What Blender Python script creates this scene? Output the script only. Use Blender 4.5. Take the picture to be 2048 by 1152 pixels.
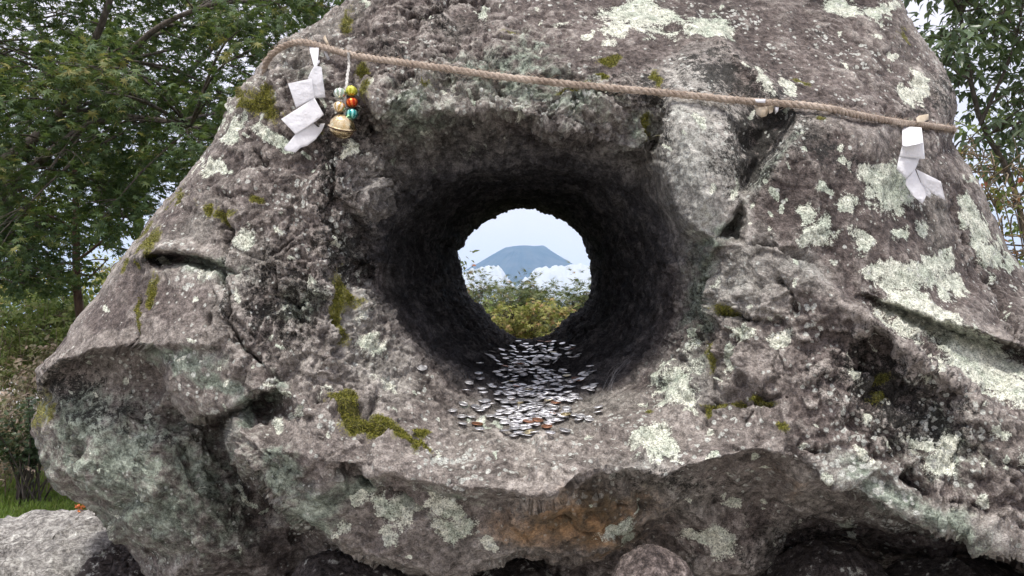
import bpy, math, random
import numpy as np
from mathutils import Vector, Matrix
from mathutils.geometry import delaunay_2d_cdt

random.seed(7)
rng = np.random.default_rng(11)
R = math.radians
scene = bpy.context.scene
for o in list(bpy.data.objects):
    bpy.data.objects.remove(o)

# ------------------------------------------------------------------ camera
CAMZ = 1.25
PITCH = R(8.0)
FPX = 1607.0                       # focal length in photo pixels (2048 wide)
cam_d = bpy.data.cameras.new('camera')
cam_d.sensor_width = 36.0
cam_d.lens = 36.0 * FPX / 2048.0
cam_d.clip_start = 0.05
cam_d.clip_end = 60000
cam = bpy.data.objects.new('camera', cam_d)
scene.collection.objects.link(cam)
cam.location = (0, 0, CAMZ)
cam.rotation_euler = (R(90) + PITCH, 0, 0)
scene.camera = cam
cp, sp = math.cos(PITCH), math.sin(PITCH)

# ------------------------------------------------------------------ light
SUN_EL, SUN_AZ = 66.0, -158.0        # azimuth measured from +Y (towards the mountain), + to the right
world = bpy.data.worlds.new('World')
scene.world = world
world.use_nodes = True
wn, wl = world.node_tree.nodes, world.node_tree.links
wn.clear()
w_out = wn.new('ShaderNodeOutputWorld')
w_bg = wn.new('ShaderNodeBackground')
w_sky = wn.new('ShaderNodeTexSky')
w_sky.sky_type = 'NISHITA'
w_sky.sun_disc = False
w_sky.sun_elevation = R(SUN_EL)
w_sky.sun_rotation = R(SUN_AZ)
w_sky.air_density = 1.0
w_sky.dust_density = 2.0
w_tc = wn.new('ShaderNodeTexCoord')
w_map = wn.new('ShaderNodeMapping')
w_map.inputs['Scale'].default_value = (1.0, 1.0, 2.2)
w_no = wn.new('ShaderNodeTexNoise')
w_no.inputs['Scale'].default_value = 2.6
w_no.inputs['Detail'].default_value = 7
w_no.inputs['Roughness'].default_value = 0.55
w_rp = wn.new('ShaderNodeMapRange')
w_rp.inputs['From Min'].default_value = 0.30
w_rp.inputs['From Max'].default_value = 0.62
w_rp.inputs['To Min'].default_value = 0.80
w_rp.inputs['To Max'].default_value = 0.97
w_mix = wn.new('ShaderNodeMix')
w_mix.data_type = 'RGBA'
w_mix.inputs['B'].default_value = (9.1, 8.2, 8.5, 1)     # overcast cloud deck, before the 0.1 strength
wl.new(w_tc.outputs['Generated'], w_map.inputs['Vector'])
wl.new(w_map.outputs['Vector'], w_no.inputs['Vector'])
wl.new(w_no.outputs['Fac'], w_rp.inputs['Value'])
wl.new(w_rp.outputs['Result'], w_mix.inputs['Factor'])
wl.new(w_sky.outputs['Color'], w_mix.inputs['A'])
wl.new(w_mix.outputs['Result'], w_bg.inputs['Color'])
w_bg.inputs['Strength'].default_value = 0.10
wl.new(w_bg.outputs['Background'], w_out.inputs['Surface'])

sun_d = bpy.data.lights.new('sun', 'SUN')
sun_d.energy = 3.0
sun_d.angle = R(11)
sun_d.color = (1.0, 0.96, 0.9)
sun = bpy.data.objects.new('sun', sun_d)
scene.collection.objects.link(sun)
_az, _el = R(SUN_AZ), R(SUN_EL)
sdir = Vector((math.sin(_az) * math.cos(_el), math.cos(_az) * math.cos(_el), math.sin(_el)))
sun.rotation_euler = (-sdir).to_track_quat('-Z', 'Y').to_euler()
sun.location = sdir * 50

vs = scene.view_settings
vs.view_transform = 'Standard'
vs.look = 'None'
vs.gamma = 1
vs.use_curve_mapping = False
vs.exposure = 0.60
scene.render.engine = 'CYCLES'
scene.cycles.max_bounces = 6
scene.cycles.diffuse_bounces = 3
scene.cycles.glossy_bounces = 2
scene.cycles.transmission_bounces = 3
scene.cycles.volume_bounces = 1

# ------------------------------------------------------------------ helpers
def W(px, py, d):
    """photo pixel + distance along the view axis -> world coordinates (numpy or scalars)"""
    x = (px - 1024.0) / FPX * d
    v = (576.0 - py) / FPX * d
    return np.stack([x * np.ones_like(v), d * cp - v * sp, d * sp + v * cp + CAMZ], -1) if isinstance(v, np.ndarray) \
        else Vector((x, d * cp - v * sp, d * sp + v * cp + CAMZ))

def pix(P):
    x, y, z = P[:, 0], P[:, 1], P[:, 2] - CAMZ
    d = y * cp + z * sp
    v = -y * sp + z * cp
    return 1024 + x / d * FPX, 576 - v / d * FPX, d

def ground_at(px, py):
    """where the ray of a pixel meets z = 0"""
    a = W(px, py, 1.0)
    t = CAMZ / (CAMZ - a.z)
    return Vector((a.x * t, a.y * t, 0))

def link(o, parent=None):
    scene.collection.objects.link(o)
    if parent is not None:
        o.parent = parent
    return o

def mesh_np(name, V, F, mat=None, parent=None, smooth=True, attrs=None):
    """V (n,3), F (m,k) same-length faces (or list of arrays)"""
    me = bpy.data.meshes.new(name)
    V = np.asarray(V, np.float32)
    Fs = F if isinstance(F, list) else [F]
    Fs = [np.asarray(f, np.int32) for f in Fs if len(f)]
    me.vertices.add(len(V))
    me.vertices.foreach_set('co', V.ravel())
    nl = sum(f.size for f in Fs)
    npoly = sum(len(f) for f in Fs)
    me.loops.add(nl)
    me.polygons.add(npoly)
    me.loops.foreach_set('vertex_index', np.concatenate([f.ravel() for f in Fs]))
    tot = np.concatenate([np.full(len(f), f.shape[1], np.int32) for f in Fs])
    st = np.concatenate([[0], np.cumsum(tot)[:-1]]).astype(np.int32)
    me.polygons.foreach_set('loop_start', st)
    me.polygons.foreach_set('loop_total', tot)
    me.polygons.foreach_set('use_smooth', np.full(npoly, smooth, bool))
    me.update(calc_edges=True)
    if attrs:
        for k, a in attrs.items():
            at = me.attributes.new(k, 'FLOAT', 'POINT')
            at.data.foreach_set('value', np.asarray(a, np.float32))
    if mat:
        me.materials.append(mat)
    o = bpy.data.objects.new(name, me)
    link(o, parent)
    return o

def empty(name, loc=(0, 0, 0)):
    o = bpy.data.objects.new(name, None)
    o.location = loc
    o.empty_display_size = 0.05
    return link(o)

def tag(o, label, cat, group=None, kind=None):
    o['label'] = label
    o['category'] = cat
    if group: o['group'] = group
    if kind: o['kind'] = kind
    return o

def setting(o, kind='structure'):
    o['kind'] = kind
    return o

# ---- vectorised noise
def _h(ix, iy, iz, seed):
    h = (ix.astype(np.uint32) * np.uint32(374761393) + iy.astype(np.uint32) * np.uint32(668265263)
         + iz.astype(np.uint32) * np.uint32(2147483647 - 58) + np.uint32(seed * 974711 + 12345))
    h = (h ^ (h >> np.uint32(13))) * np.uint32(1274126177)
    h = (h ^ (h >> np.uint32(15))) * np.uint32(2246822519)
    return h ^ (h >> np.uint32(16))

def perlin(P, scale=1.0, seed=0):
    q = (P * scale + 1000.0).astype(np.float32)
    i = np.floor(q).astype(np.int32)
    f = q - i
    u = f * f * f * (f * (f * 6 - 15) + 10)
    res = 0
    for dx in (0, 1):
        wx = u[:, 0] if dx else 1 - u[:, 0]
        for dy in (0, 1):
            wy = u[:, 1] if dy else 1 - u[:, 1]
            for dz in (0, 1):
                wz = u[:, 2] if dz else 1 - u[:, 2]
                h = _h(i[:, 0] + dx, i[:, 1] + dy, i[:, 2] + dz, seed)
                gx = (h & np.uint32(1023)).astype(np.float32) / 511.5 - 1
                gy = ((h >> np.uint32(10)) & np.uint32(1023)).astype(np.float32) / 511.5 - 1
                gz = ((h >> np.uint32(20)) & np.uint32(1023)).astype(np.float32) / 511.5 - 1
                res = res + wx * wy * wz * (gx * (f[:, 0] - dx) + gy * (f[:, 1] - dy) + gz * (f[:, 2] - dz))
    return res * 1.3

def fbm(P, scale, octs=4, rough=0.5, seed=0, ridged=False):
    t, a, n = 0, 1.0, 0
    for k in range(octs):
        v = perlin(P, scale * 2.03 ** k, seed + k)
        if ridged:
            v = 0.5 - np.abs(v) * 2
        t = t + a * v
        n += a
        a *= rough
    return t / n

def worley(P, scale, seed=0):
    q = (P * scale + 1000.0).astype(np.float32)
    i = np.floor(q).astype(np.int32)
    f = q - i
    f1 = np.full(len(P), 9.0, np.float32)
    f2 = f1.copy()
    cid = np.zeros(len(P), np.float32)
    fc = np.zeros(len(P), np.float32)
    for dx in (-1, 0, 1):
        for dy in (-1, 0, 1):
            for dz in (-1, 0, 1):
                h = _h(i[:, 0] + dx, i[:, 1] + dy, i[:, 2] + dz, seed)
                ax = dx + (h & np.uint32(1023)).astype(np.float32) / 1023 - f[:, 0]
                ay = dy + ((h >> np.uint32(10)) & np.uint32(1023)).astype(np.float32) / 1023 - f[:, 1]
                az = dz + ((h >> np.uint32(20)) & np.uint32(1023)).astype(np.float32) / 1023 - f[:, 2]
                d = ax * ax + ay * ay + az * az
                lt = d < f1
                f2 = np.where(lt, f1, np.minimum(f2, d))
                cid = np.where(lt, (h >> np.uint32(3) & np.uint32(255)).astype(np.float32) / 255, cid)
                b = (h >> np.uint32(5))
                tilt = ax * ((b & np.uint32(63)).astype(np.float32) / 31.5 - 1) + ay * (((b >> np.uint32(6)) & np.uint32(63)).astype(np.float32) / 31.5 - 1) + az * (((b >> np.uint32(12)) & np.uint32(63)).astype(np.float32) / 31.5 - 1)
                fc = np.where(lt, tilt, fc)
                f1 = np.where(lt, d, f1)
    f1, f2 = np.sqrt(f1), np.sqrt(f2)
    return f1, f2, cid, fc * np.clip((f2 - f1) * 11, 0, 1)

# ---- material helper
class NT:
    def __init__(s, name):
        s.m = bpy.data.materials.new(name)
        s.m.use_nodes = True
        s.t = s.m.node_tree
        s.t.nodes.clear()
        s.out = s.t.nodes.new('ShaderNodeOutputMaterial')
        s.tc = s.t.nodes.new('ShaderNodeTexCoord')
    def n(s, typ, props=None, **ins):
        nd = s.t.nodes.new(typ)
        for k, v in (props or {}).items(): setattr(nd, k, v)
        for k, v in ins.items():
            s.set(nd, k.replace('_', ' '), v)
        return nd
    def set(s, nd, key, v):
        inp = nd.inputs[int(key)] if key.isdigit() else nd.inputs[key]
        if isinstance(v, bpy.types.NodeSocket): s.t.links.new(v, inp)
        else: inp.default_value = v
    def noise(s, scale, detail=4, rough=0.55, vec=None, dist=0.0):
        return s.n('ShaderNodeTexNoise', Vector=vec or s.tc.outputs['Object'], Scale=scale, Detail=detail, Roughness=rough, Distortion=dist).outputs['Fac']
    def vor(s, scale, feature='F1', vec=None, out='Distance', rand=1.0):
        return s.n('ShaderNodeTexVoronoi', {'feature': feature}, Vector=vec or s.tc.outputs['Object'], Scale=scale, Randomness=rand).outputs[out]
    def attr(s, name):
        return s.n('ShaderNodeAttribute', {'attribute_name': name}).outputs['Fac']
    def math(s, op, a, b=0.0, c=0.0, clamp=False):
        nd = s.t.nodes.new('ShaderNodeMath'); nd.operation = op; nd.use_clamp = clamp
        for i, v in enumerate((a, b, c)): s.set(nd, str(i), v)
        return nd.outputs[0]
    def step(s, v, a, b, lo=0.0, hi=1.0):
        return s.n('ShaderNodeMapRange', {'interpolation_type': 'SMOOTHSTEP'}, Value=v, From_Min=a, From_Max=b, To_Min=lo, To_Max=hi).outputs['Result']
    def mix(s, f, a, b, mode='MIX'):
        nd = s.t.nodes.new('ShaderNodeMix'); nd.data_type = 'RGBA'; nd.blend_type = mode
        for k, v in (('Factor', f), ('A', a), ('B', b)):
            i = [q for q in nd.inputs if q.name == k and (q.type == 'RGBA' or (k == 'Factor' and q.type == 'VALUE'))][0]
            if isinstance(v, bpy.types.NodeSocket): s.t.links.new(v, i)
            else: i.default_value = v if k == 'Factor' else (*v, 1.0)
        return [q for q in nd.outputs if q.type == 'RGBA'][0]
    def ramp(s, f, stops):
        nd = s.t.nodes.new('ShaderNodeValToRGB')
        e = nd.color_ramp.elements
        while len(e) < len(stops): e.new(0.5)
        for q, (p, c) in zip(e, stops): q.position = p; q.color = (*c, 1)
        s.set(nd, 'Fac', f)
        return nd.outputs['Color']
    def bump(s, h, dist, strength=1.0, normal=None):
        nd = s.n('ShaderNodeBump', Height=h, Distance=dist, Strength=strength)
        if normal: s.set(nd, 'Normal', normal)
        return nd.outputs['Normal']
    def bsdf(s, col, rough=0.8, metal=0.0, spec=0.4, normal=None, **kw):
        nd = s.n('ShaderNodeBsdfPrincipled')
        s.set(nd, 'Base Color', col if isinstance(col, bpy.types.NodeSocket) else (*col, 1))
        s.set(nd, 'Roughness', rough); s.set(nd, 'Metallic', metal); s.set(nd, 'Specular IOR Level', spec)
        if normal: s.set(nd, 'Normal', normal)
        for k, v in kw.items(): s.set(nd, k.replace('_', ' '), v)
        return nd.outputs['BSDF']
    def done(s, sh):
        s.t.links.new(sh, s.out.inputs['Surface'])
        return s.m

# ------------------------------------------------------------------ materials: stone
def rock_material(name, detailed=True, tint=(1, 1, 1), lich_amt=0.0, moss_amt=0.0):
    m = NT(name)
    fine = m.noise(75, 5, 0.72)
    grain = m.noise(330, 2, 0.7)
    fn = m.math('SUBTRACT', fine, 0.5)
    gn = m.math('SUBTRACT', grain, 0.5)
    t = lambda c: tuple(a * b for a, b in zip(c, tint))
    mid = m.attr('mid') if detailed else m.noise(18, 4, 0.65)
    v = m.math('ADD', m.math('MULTIPLY', mid, 0.5), m.math('ADD', m.math('MULTIPLY', fine, 0.36), m.math('MULTIPLY', grain, 0.14)))
    col = m.ramp(v, [(0.34, t((0.030, 0.024, 0.023))), (0.43, t((0.074, 0.061, 0.056))), (0.51, t((0.128, 0.106, 0.097))),
                     (0.59, t((0.200, 0.170, 0.155))), (0.70, t((0.40, 0.355, 0.325)))])
    if detailed:
        a = {k: m.attr(k) for k in ('lichen', 'moss', 'algae', 'tan', 'dark', 'rust', 'tunnel', 'speck', 'grey', 'pale')}
        col = m.mix(a['grey'], col, m.ramp(v, [(0.38, (0.075, 0.07, 0.062)), (0.5, (0.20, 0.187, 0.165)), (0.66, (0.38, 0.365, 0.33))]))
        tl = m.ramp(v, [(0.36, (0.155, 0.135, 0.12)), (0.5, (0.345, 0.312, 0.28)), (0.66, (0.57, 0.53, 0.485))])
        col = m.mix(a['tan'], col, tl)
        col = m.mix(a['pale'], col, m.ramp(v, [(0.34, (0.17, 0.168, 0.15)), (0.5, (0.40, 0.40, 0.365)), (0.66, (0.62, 0.62, 0.57))]))
        al = m.step(m.math('ADD', a['algae'], m.math('MULTIPLY', fn, 0.9)), 0.25, 0.75)
        col = m.mix(m.math('MULTIPLY', al, 0.85), col, m.ramp(v, [(0.38, (0.065, 0.08, 0.06)), (0.5, (0.205, 0.245, 0.195)), (0.66, (0.46, 0.52, 0.43))]))
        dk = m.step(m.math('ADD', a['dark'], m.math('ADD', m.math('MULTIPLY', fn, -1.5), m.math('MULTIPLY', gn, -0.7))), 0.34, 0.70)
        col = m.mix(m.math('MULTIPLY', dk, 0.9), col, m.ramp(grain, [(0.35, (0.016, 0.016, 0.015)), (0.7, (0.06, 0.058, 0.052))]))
        ru = m.step(m.math('ADD', a['rust'], m.math('MULTIPLY', fn, 0.6)), 0.30, 0.8)
        col = m.mix(ru, col, m.ramp(mid, [(0.34, (0.14, 0.10, 0.06)), (0.5, (0.30, 0.185, 0.095)), (0.62, (0.46, 0.31, 0.18))]))
        # crustose lichen: mask field broken up by noise
        lf = m.math('ADD', a['lichen'], m.math('ADD', m.math('MULTIPLY', fn, 0.62), m.math('MULTIPLY', gn, 0.42)))
        li = m.step(lf, 0.47, 0.57)
        lcol = m.ramp(m.math('ADD', m.math('MULTIPLY', grain, 0.7), m.math('MULTIPLY', fine, 0.3)), [(0.34, (0.22, 0.235, 0.19)), (0.47, (0.56, 0.59, 0.50)), (0.62, (0.78, 0.80, 0.71))])
        lcol = m.mix(1.0, lcol, m.ramp(mid, [(0.36, (0.72, 0.76, 0.72)), (0.50, (0.97, 0.96, 0.94)), (0.62, (1.03, 1.0, 0.98))]), 'MULTIPLY')
        col = m.mix(m.math('MULTIPLY', li, 0.95), col, lcol)
        # scattered small rosettes and crumbs
        vn = m.n('ShaderNodeTexVoronoi', Vector=m.tc.outputs['Object'], Scale=95.0, Randomness=1.0)
        sz = m.n('ShaderNodeSeparateColor', Color=vn.outputs['Color']).outputs[0]
        rad = m.math('MULTIPLY', m.math('SUBTRACT', m.math('ADD', m.math('POWER', sz, 1.6), a['speck']), 0.80), 0.95)
        dd = m.step(m.math('SUBTRACT', m.math('ADD', vn.outputs['Distance'], m.math('MULTIPLY', gn, 0.5)), rad), -0.04, 0.06, 1, 0)
        dd = m.math('MULTIPLY', dd, m.math('SUBTRACT', 1.0, m.math('MAXIMUM', a['tunnel'], a['rust']), clamp=True))
        col = m.mix(m.math('MULTIPLY', dd, 0.85), col, m.ramp(grain, [(0.3, (0.36, 0.38, 0.34)), (0.7, (0.68, 0.69, 0.64))]))
        mo = m.step(m.math('ADD', a['moss'], m.math('ADD', m.math('MULTIPLY', fn, 0.8), m.math('MULTIPLY', gn, 0.5))), 0.44, 0.60)
        col = m.mix(m.math('MULTIPLY', mo, 0.9), col, m.ramp(grain, [(0.3, (0.030, 0.036, 0.008)), (0.5, (0.115, 0.115, 0.024)), (0.72, (0.26, 0.23, 0.06))]))
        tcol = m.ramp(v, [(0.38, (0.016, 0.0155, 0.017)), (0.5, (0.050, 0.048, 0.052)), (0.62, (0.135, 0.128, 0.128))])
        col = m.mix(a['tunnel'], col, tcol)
        raise_ = m.math('MULTIPLY', li, 0.12)
        gr = m.step(m.math('ADD', m.math('MULTIPLY', fine, 0.55), m.math('MULTIPLY', grain, 0.45)), 0.36, 0.64, 0.62, 1.34)
        col = m.mix(1.0, col, m.n('ShaderNodeCombineColor', Red=gr, Green=gr, Blue=gr).outputs[0], 'MULTIPLY')
    else:
        raise_ = 0.0
        if lich_amt:
            li = m.step(m.math('ADD', mid, m.math('MULTIPLY', fn, 0.7)), 0.62 - lich_amt, 0.70 - lich_amt)
            col = m.mix(m.math('MULTIPLY', li, 0.85), col, m.ramp(grain, [(0.3, (0.25, 0.26, 0.23)), (0.65, (0.60, 0.61, 0.56))]))
        if moss_amt:
            mo = m.step(m.math('ADD', m.noise(9, 3, 0.65), m.math('MULTIPLY', fn, 0.5)), 0.66 - moss_amt, 0.74 - moss_amt)
            col = m.mix(mo, col, m.ramp(fine, [(0.3, (0.035, 0.045, 0.01)), (0.7, (0.13, 0.14, 0.035))]))
    if not detailed:
        gr = m.step(m.math('ADD', m.math('MULTIPLY', fine, 0.55), m.math('MULTIPLY', grain, 0.45)), 0.36, 0.64, 0.5, 1.4)
        col = m.mix(1.0, col, m.n('ShaderNodeCombineColor', Red=gr, Green=gr, Blue=gr).outputs[0], 'MULTIPLY')
    h = m.math('ADD', m.math('MULTIPLY', fine, 1.0), m.math('ADD', m.math('MULTIPLY', grain, 0.30), raise_))
    nrm = m.bump(h, 0.012, 0.8)
    return m.done(m.bsdf(col, 0.88, spec=0.25, normal=nrm))

MAT_ROCK = rock_material('weathered_lava_rock')
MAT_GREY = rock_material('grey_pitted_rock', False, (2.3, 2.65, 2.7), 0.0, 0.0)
MAT_DARK = rock_material('dark_tinted_rock', False, (0.55, 0.56, 0.58), 0.02, 0.02)  # common rock colours, tinted darker overall
MAT_ROUND = rock_material('rounded_stone', False, (1.0, 0.98, 0.98), 0.0, 0.0)

# ------------------------------------------------------------------ ground
def ground_material():
    m = NT('grassy_soil')
    a = m.noise(0.35, 6, 0.6); b = m.noise(7, 8, 0.7)
    col = m.ramp(b, [(0.3, (0.055, 0.042, 0.028)), (0.5, (0.11, 0.09, 0.055)), (0.7, (0.17, 0.145, 0.09))])
    col = m.mix(m.step(a, 0.4, 0.6), col, m.ramp(b, [(0.3, (0.03, 0.055, 0.012)), (0.7, (0.10, 0.14, 0.035))]))
    # unseen pale gravel added before the boulder to bounce light onto its undersides
    sx = m.n('ShaderNodeSeparateXYZ', Vector=m.tc.outputs['Object'])
    near = m.step(m.math('ADD', sx.outputs['Y'], m.math('MULTIPLY', a, 1.5)), 2.6, 3.4, 1, 0)
    gv = m.vor(45)
    col = m.mix(near, col, m.ramp(gv, [(0.0, (0.58, 0.56, 0.52)), (0.5, (0.48, 0.46, 0.43)), (0.9, (0.25, 0.235, 0.215))]))
    return m.done(m.bsdf(col, 0.95, spec=0.1, normal=m.bump(b, 0.06)))
xs = np.concatenate([-np.geomspace(40, 14000, 14)[::-1], np.linspace(-35, 35, 71), np.geomspace(40, 14000, 14)])
ys = np.concatenate([-np.geomspace(30, 3000, 8)[::-1], np.linspace(-25, 45, 71), np.geomspace(50, 22000, 16)])
gx, gy = np.meshgrid(xs, ys, indexing='ij')
gp = np.stack([gx.ravel(), gy.ravel(), np.zeros(gx.size)], -1)
near = np.exp(-(gp[:, 0] ** 2 + gp[:, 1] ** 2) / 25 ** 2)
gp[:, 2] = fbm(gp, 0.35, 3) * 0.08 * near - 0.02
NI, NJ = gx.shape
ii, jj = np.meshgrid(np.arange(NI - 1), np.arange(NJ - 1), indexing='ij')
gi = (ii * NJ + jj).ravel()
setting(mesh_np('ground', gp, np.stack([gi, gi + NJ, gi + NJ + 1, gi + 1], -1), ground_material()))

# ------------------------------------------------------------------ the boulder
CX, CY = 1050.0, 555.0
SIL = [(760,-120,2.2),(690,0,2.05),(640,42,2.0),(560,100,1.95),(530,122,1.93),(500,165,1.92),(465,200,1.92),(430,265,1.92),(395,320,1.92),(350,385,1.92),
 (310,425,1.92),(285,465,1.92),(262,490,1.92),(240,520,1.9),(215,555,1.9),(190,600,1.88),(150,640,1.86),(120,690,1.84),(85,725,1.82),(72,745,1.8),(78,780,1.85),
 (90,800,1.9),(66,830,1.92),(60,855,1.92),(75,890,1.92),(85,930,1.92),(100,965,1.92),(130,985,1.92),(165,1000,1.9),(190,1015,1.9),(215,1045,1.9),(245,1085,1.9),
 (275,1120,1.9),(300,1160,1.9),(330,1260,1.95),(500,1330,2.2),(900,1340,2.3),(1400,1340,2.3),(1900,1330,2.1),(2250,1280,1.9),(2400,1000,1.9),(2300,780,1.95),
 (2150,660,1.95),(2048,545,1.95),(2020,510,1.95),(1990,450,1.95),(1960,370,1.98),(1930,325,2.0),(1903,285,2.05),(1906,250,2.1),(1912,210,2.12),(1908,180,2.15),
 (1893,148,2.2),(1868,118,2.25),(1850,80,2.3),(1810,15,2.4),(1790,-30,2.45),(1720,-200,2.6),(1300,-260,2.6),(900,-200,2.4)]
MOUTH = [(1050,318,1.9),(1135,326,1.9),(1210,348,1.88),(1280,394,1.84),(1330,465,1.80),(1356,540,1.78),(1358,625,1.76),(1330,700,1.74),(1272,765,1.72),(1195,808,1.70),
 (1100,828,1.67),(1005,824,1.67),(915,790,1.69),(845,725,1.72),(795,660,1.75),(762,595,1.80),(750,530,1.83),(764,465,1.85),(800,408,1.87),(860,360,1.89),(955,328,1.9)]
BACK = [(1034,415),(1072,418),(1114,432),(1145,453),(1166,477),(1180,508),(1185,543),(1180,585),(1166,613),(1138,637),(1097,668),(1065,677),(1038,677),(1003,658),
 (968,626),(940,592),(925,554),(915,503),(929,489),(932,468),(951,456),(985,432),(1010,420)]
D_BACK = 3.0
LINES = [
 # brow over the hole: lip, roof behind it
 [(620,140,1.85),(700,170,1.78),(780,200,1.72),(850,215,1.68),(930,225,1.64),(1000,215,1.63),(1080,240,1.62),(1150,262,1.63),(1220,285,1.65),(1290,300,1.66)],
 [(780,285,1.82),(850,245,1.81),(930,238,1.79),(1000,229,1.78),(1075,253,1.78),(1150,276,1.79),(1225,300,1.80),(1285,322,1.80)],
 # ridge and valley at the upper right
 [(1400,60,1.90),(1460,90,1.84),(1530,160,1.72),(1590,210,1.64),(1650,232,1.62),(1720,262,1.62),(1745,295,1.62)],
 [(1430,40,1.98),(1500,110,1.90),(1570,170,1.82),(1640,205,1.78),(1720,228,1.78),(1800,250,1.82),(1890,268,1.95)],
 # dark recess and smooth nose right of the hole
 [(1380,130,1.78),(1430,118,1.80),(1480,150,1.80),(1505,200,1.745),(1535,255,1.735),(1525,310,1.70),(1495,365,1.655)],
 [(1370,260,1.58),(1390,330,1.54),(1410,400,1.53),(1402,455,1.56)],
 [(1340,190,1.66),(1325,250,1.64),(1318,330,1.64),(1345,395,1.62),(1380,448,1.57),(1405,464,1.56),(1440,440,1.57),(1468,380,1.58),(1478,320,1.60),(1464,250,1.63),(1440,205,1.66)],
 [(1330,175,1.72),(1308,250,1.73),(1298,330,1.75),(1322,405,1.75),(1362,468,1.72),(1405,492,1.70),(1455,462,1.68)],
 [(1580,285,1.57),(1535,340,1.56),(1490,400,1.57),(1450,450,1.57),(1425,482,1.56)],
 # long ridge to the right and its back side
 [(1420,497,1.55),(1490,490,1.53),(1560,490,1.50),(1600,525,1.47),(1640,560,1.45),(1700,615,1.42),(1760,648,1.375),(1800,685,1.375),(1860,735,1.37),(1950,800,1.37),(2048,855,1.36),(2300,980,1.40)],
 [(1625,520,1.53),(1700,590,1.50),(1785,652,1.47),(1885,725,1.46),(1985,790,1.46)],
 [(1740,592,1.52),(1820,620,1.50),(1870,638,1.49),(1920,653,1.48),(1970,668,1.50),(2048,690,1.50),(2150,740,1.50)],
 [(1748,602,1.58),(1830,632,1.61),(1900,662,1.61),(1970,681,1.61),(2048,708,1.60),(2150,755,1.60)],
 [(1430,502,1.56),(1435,560,1.56),(1440,620,1.56),(1430,690,1.55),(1400,740,1.54),(1340,795,1.54),(1290,835,1.53)],
 # front lip and the underside behind it
 [(560,905,1.44),(680,925,1.41),(800,950,1.38),(920,980,1.34),(990,975,1.33),(1050,990,1.31),(1110,990,1.31),(1150,955,1.33),(1190,945,1.34),(1270,938,1.35),(1320,955,1.36),(1400,928,1.37),(1470,908,1.38),(1530,898,1.38),(1640,958,1.37),(1760,1018,1.35),(1870,1055,1.33),(1950,1085,1.32),(2048,1120,1.32),(2250,1200,1.32)],
 [(690,935,1.47),(808,961,1.47),(920,990,1.48),(1050,1000,1.49),(1112,1000,1.49),(1158,965,1.49),(1270,949,1.50),(1322,965,1.52),(1400,939,1.52),(1470,919,1.50),(1524,907,1.48)],
 [(1640,968,1.55),(1760,1028,1.60),(1870,1066,1.66),(1950,1095,1.68),(2048,1130,1.68)],
 # left ledge
 [(80,748,1.80),(110,728,1.76),(180,704,1.70),(250,694,1.66),(300,690,1.62),(360,684,1.59),(420,688,1.57),(452,664,1.57),(462,640,1.58)],
 [(100,762,1.93),(185,716,1.88),(250,704,1.86),(300,699,1.80)],
 # wedge under the ledge
 [(315,705,1.63),(345,697,1.615),(440,699,1.59),(480,738,1.555),(525,780,1.55),(520,800,1.56),(450,822,1.57),(395,833,1.60),(342,770,1.61),(315,705,1.63)],
 [(304,706,1.83),(328,776,1.86)],
 [(333,786,1.79),(378,842,1.84),(410,842,1.85),(455,830,1.80),(523,806,1.70)],
 # block left of the lip, bottom edge of the slab, and the dark gap behind it
 [(548,752,1.55),(500,795,1.55),(462,840,1.53),(455,885,1.50),(475,925,1.48),(520,965,1.48),(560,1000,1.49),(600,1035,1.50),(660,1070,1.52),(735,1108,1.53),(800,1130,1.54),(880,1149,1.54),(930,1146,1.54),(1030,1106,1.54),(1120,1111,1.54),(1190,1098,1.55),(1260,1068,1.58),(1320,1030,1.62)],
 [(440,850,1.88),(442,890,1.87),(462,938,1.85),(504,984,1.84),(548,1024,1.85),(602,1062,1.87),(650,1092,1.80),(730,1126,1.86),(800,1150,1.9),(880,1168,1.95),(935,1164,1.95),(1035,1124,1.92),(1120,1128,1.9),(1195,1114,1.88),(1268,1084,1.84),(1325,1048,1.74)],
 # eye-shaped cave on the left
 [(285,507,1.74),(320,496,1.71),(400,508,1.69),(440,523,1.67)],
 [(298,515,1.84),(335,517,1.86),(400,524,1.80),(432,532,1.76)],
 [(310,542,1.73),(360,536,1.71),(425,548,1.67)],
]
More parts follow.
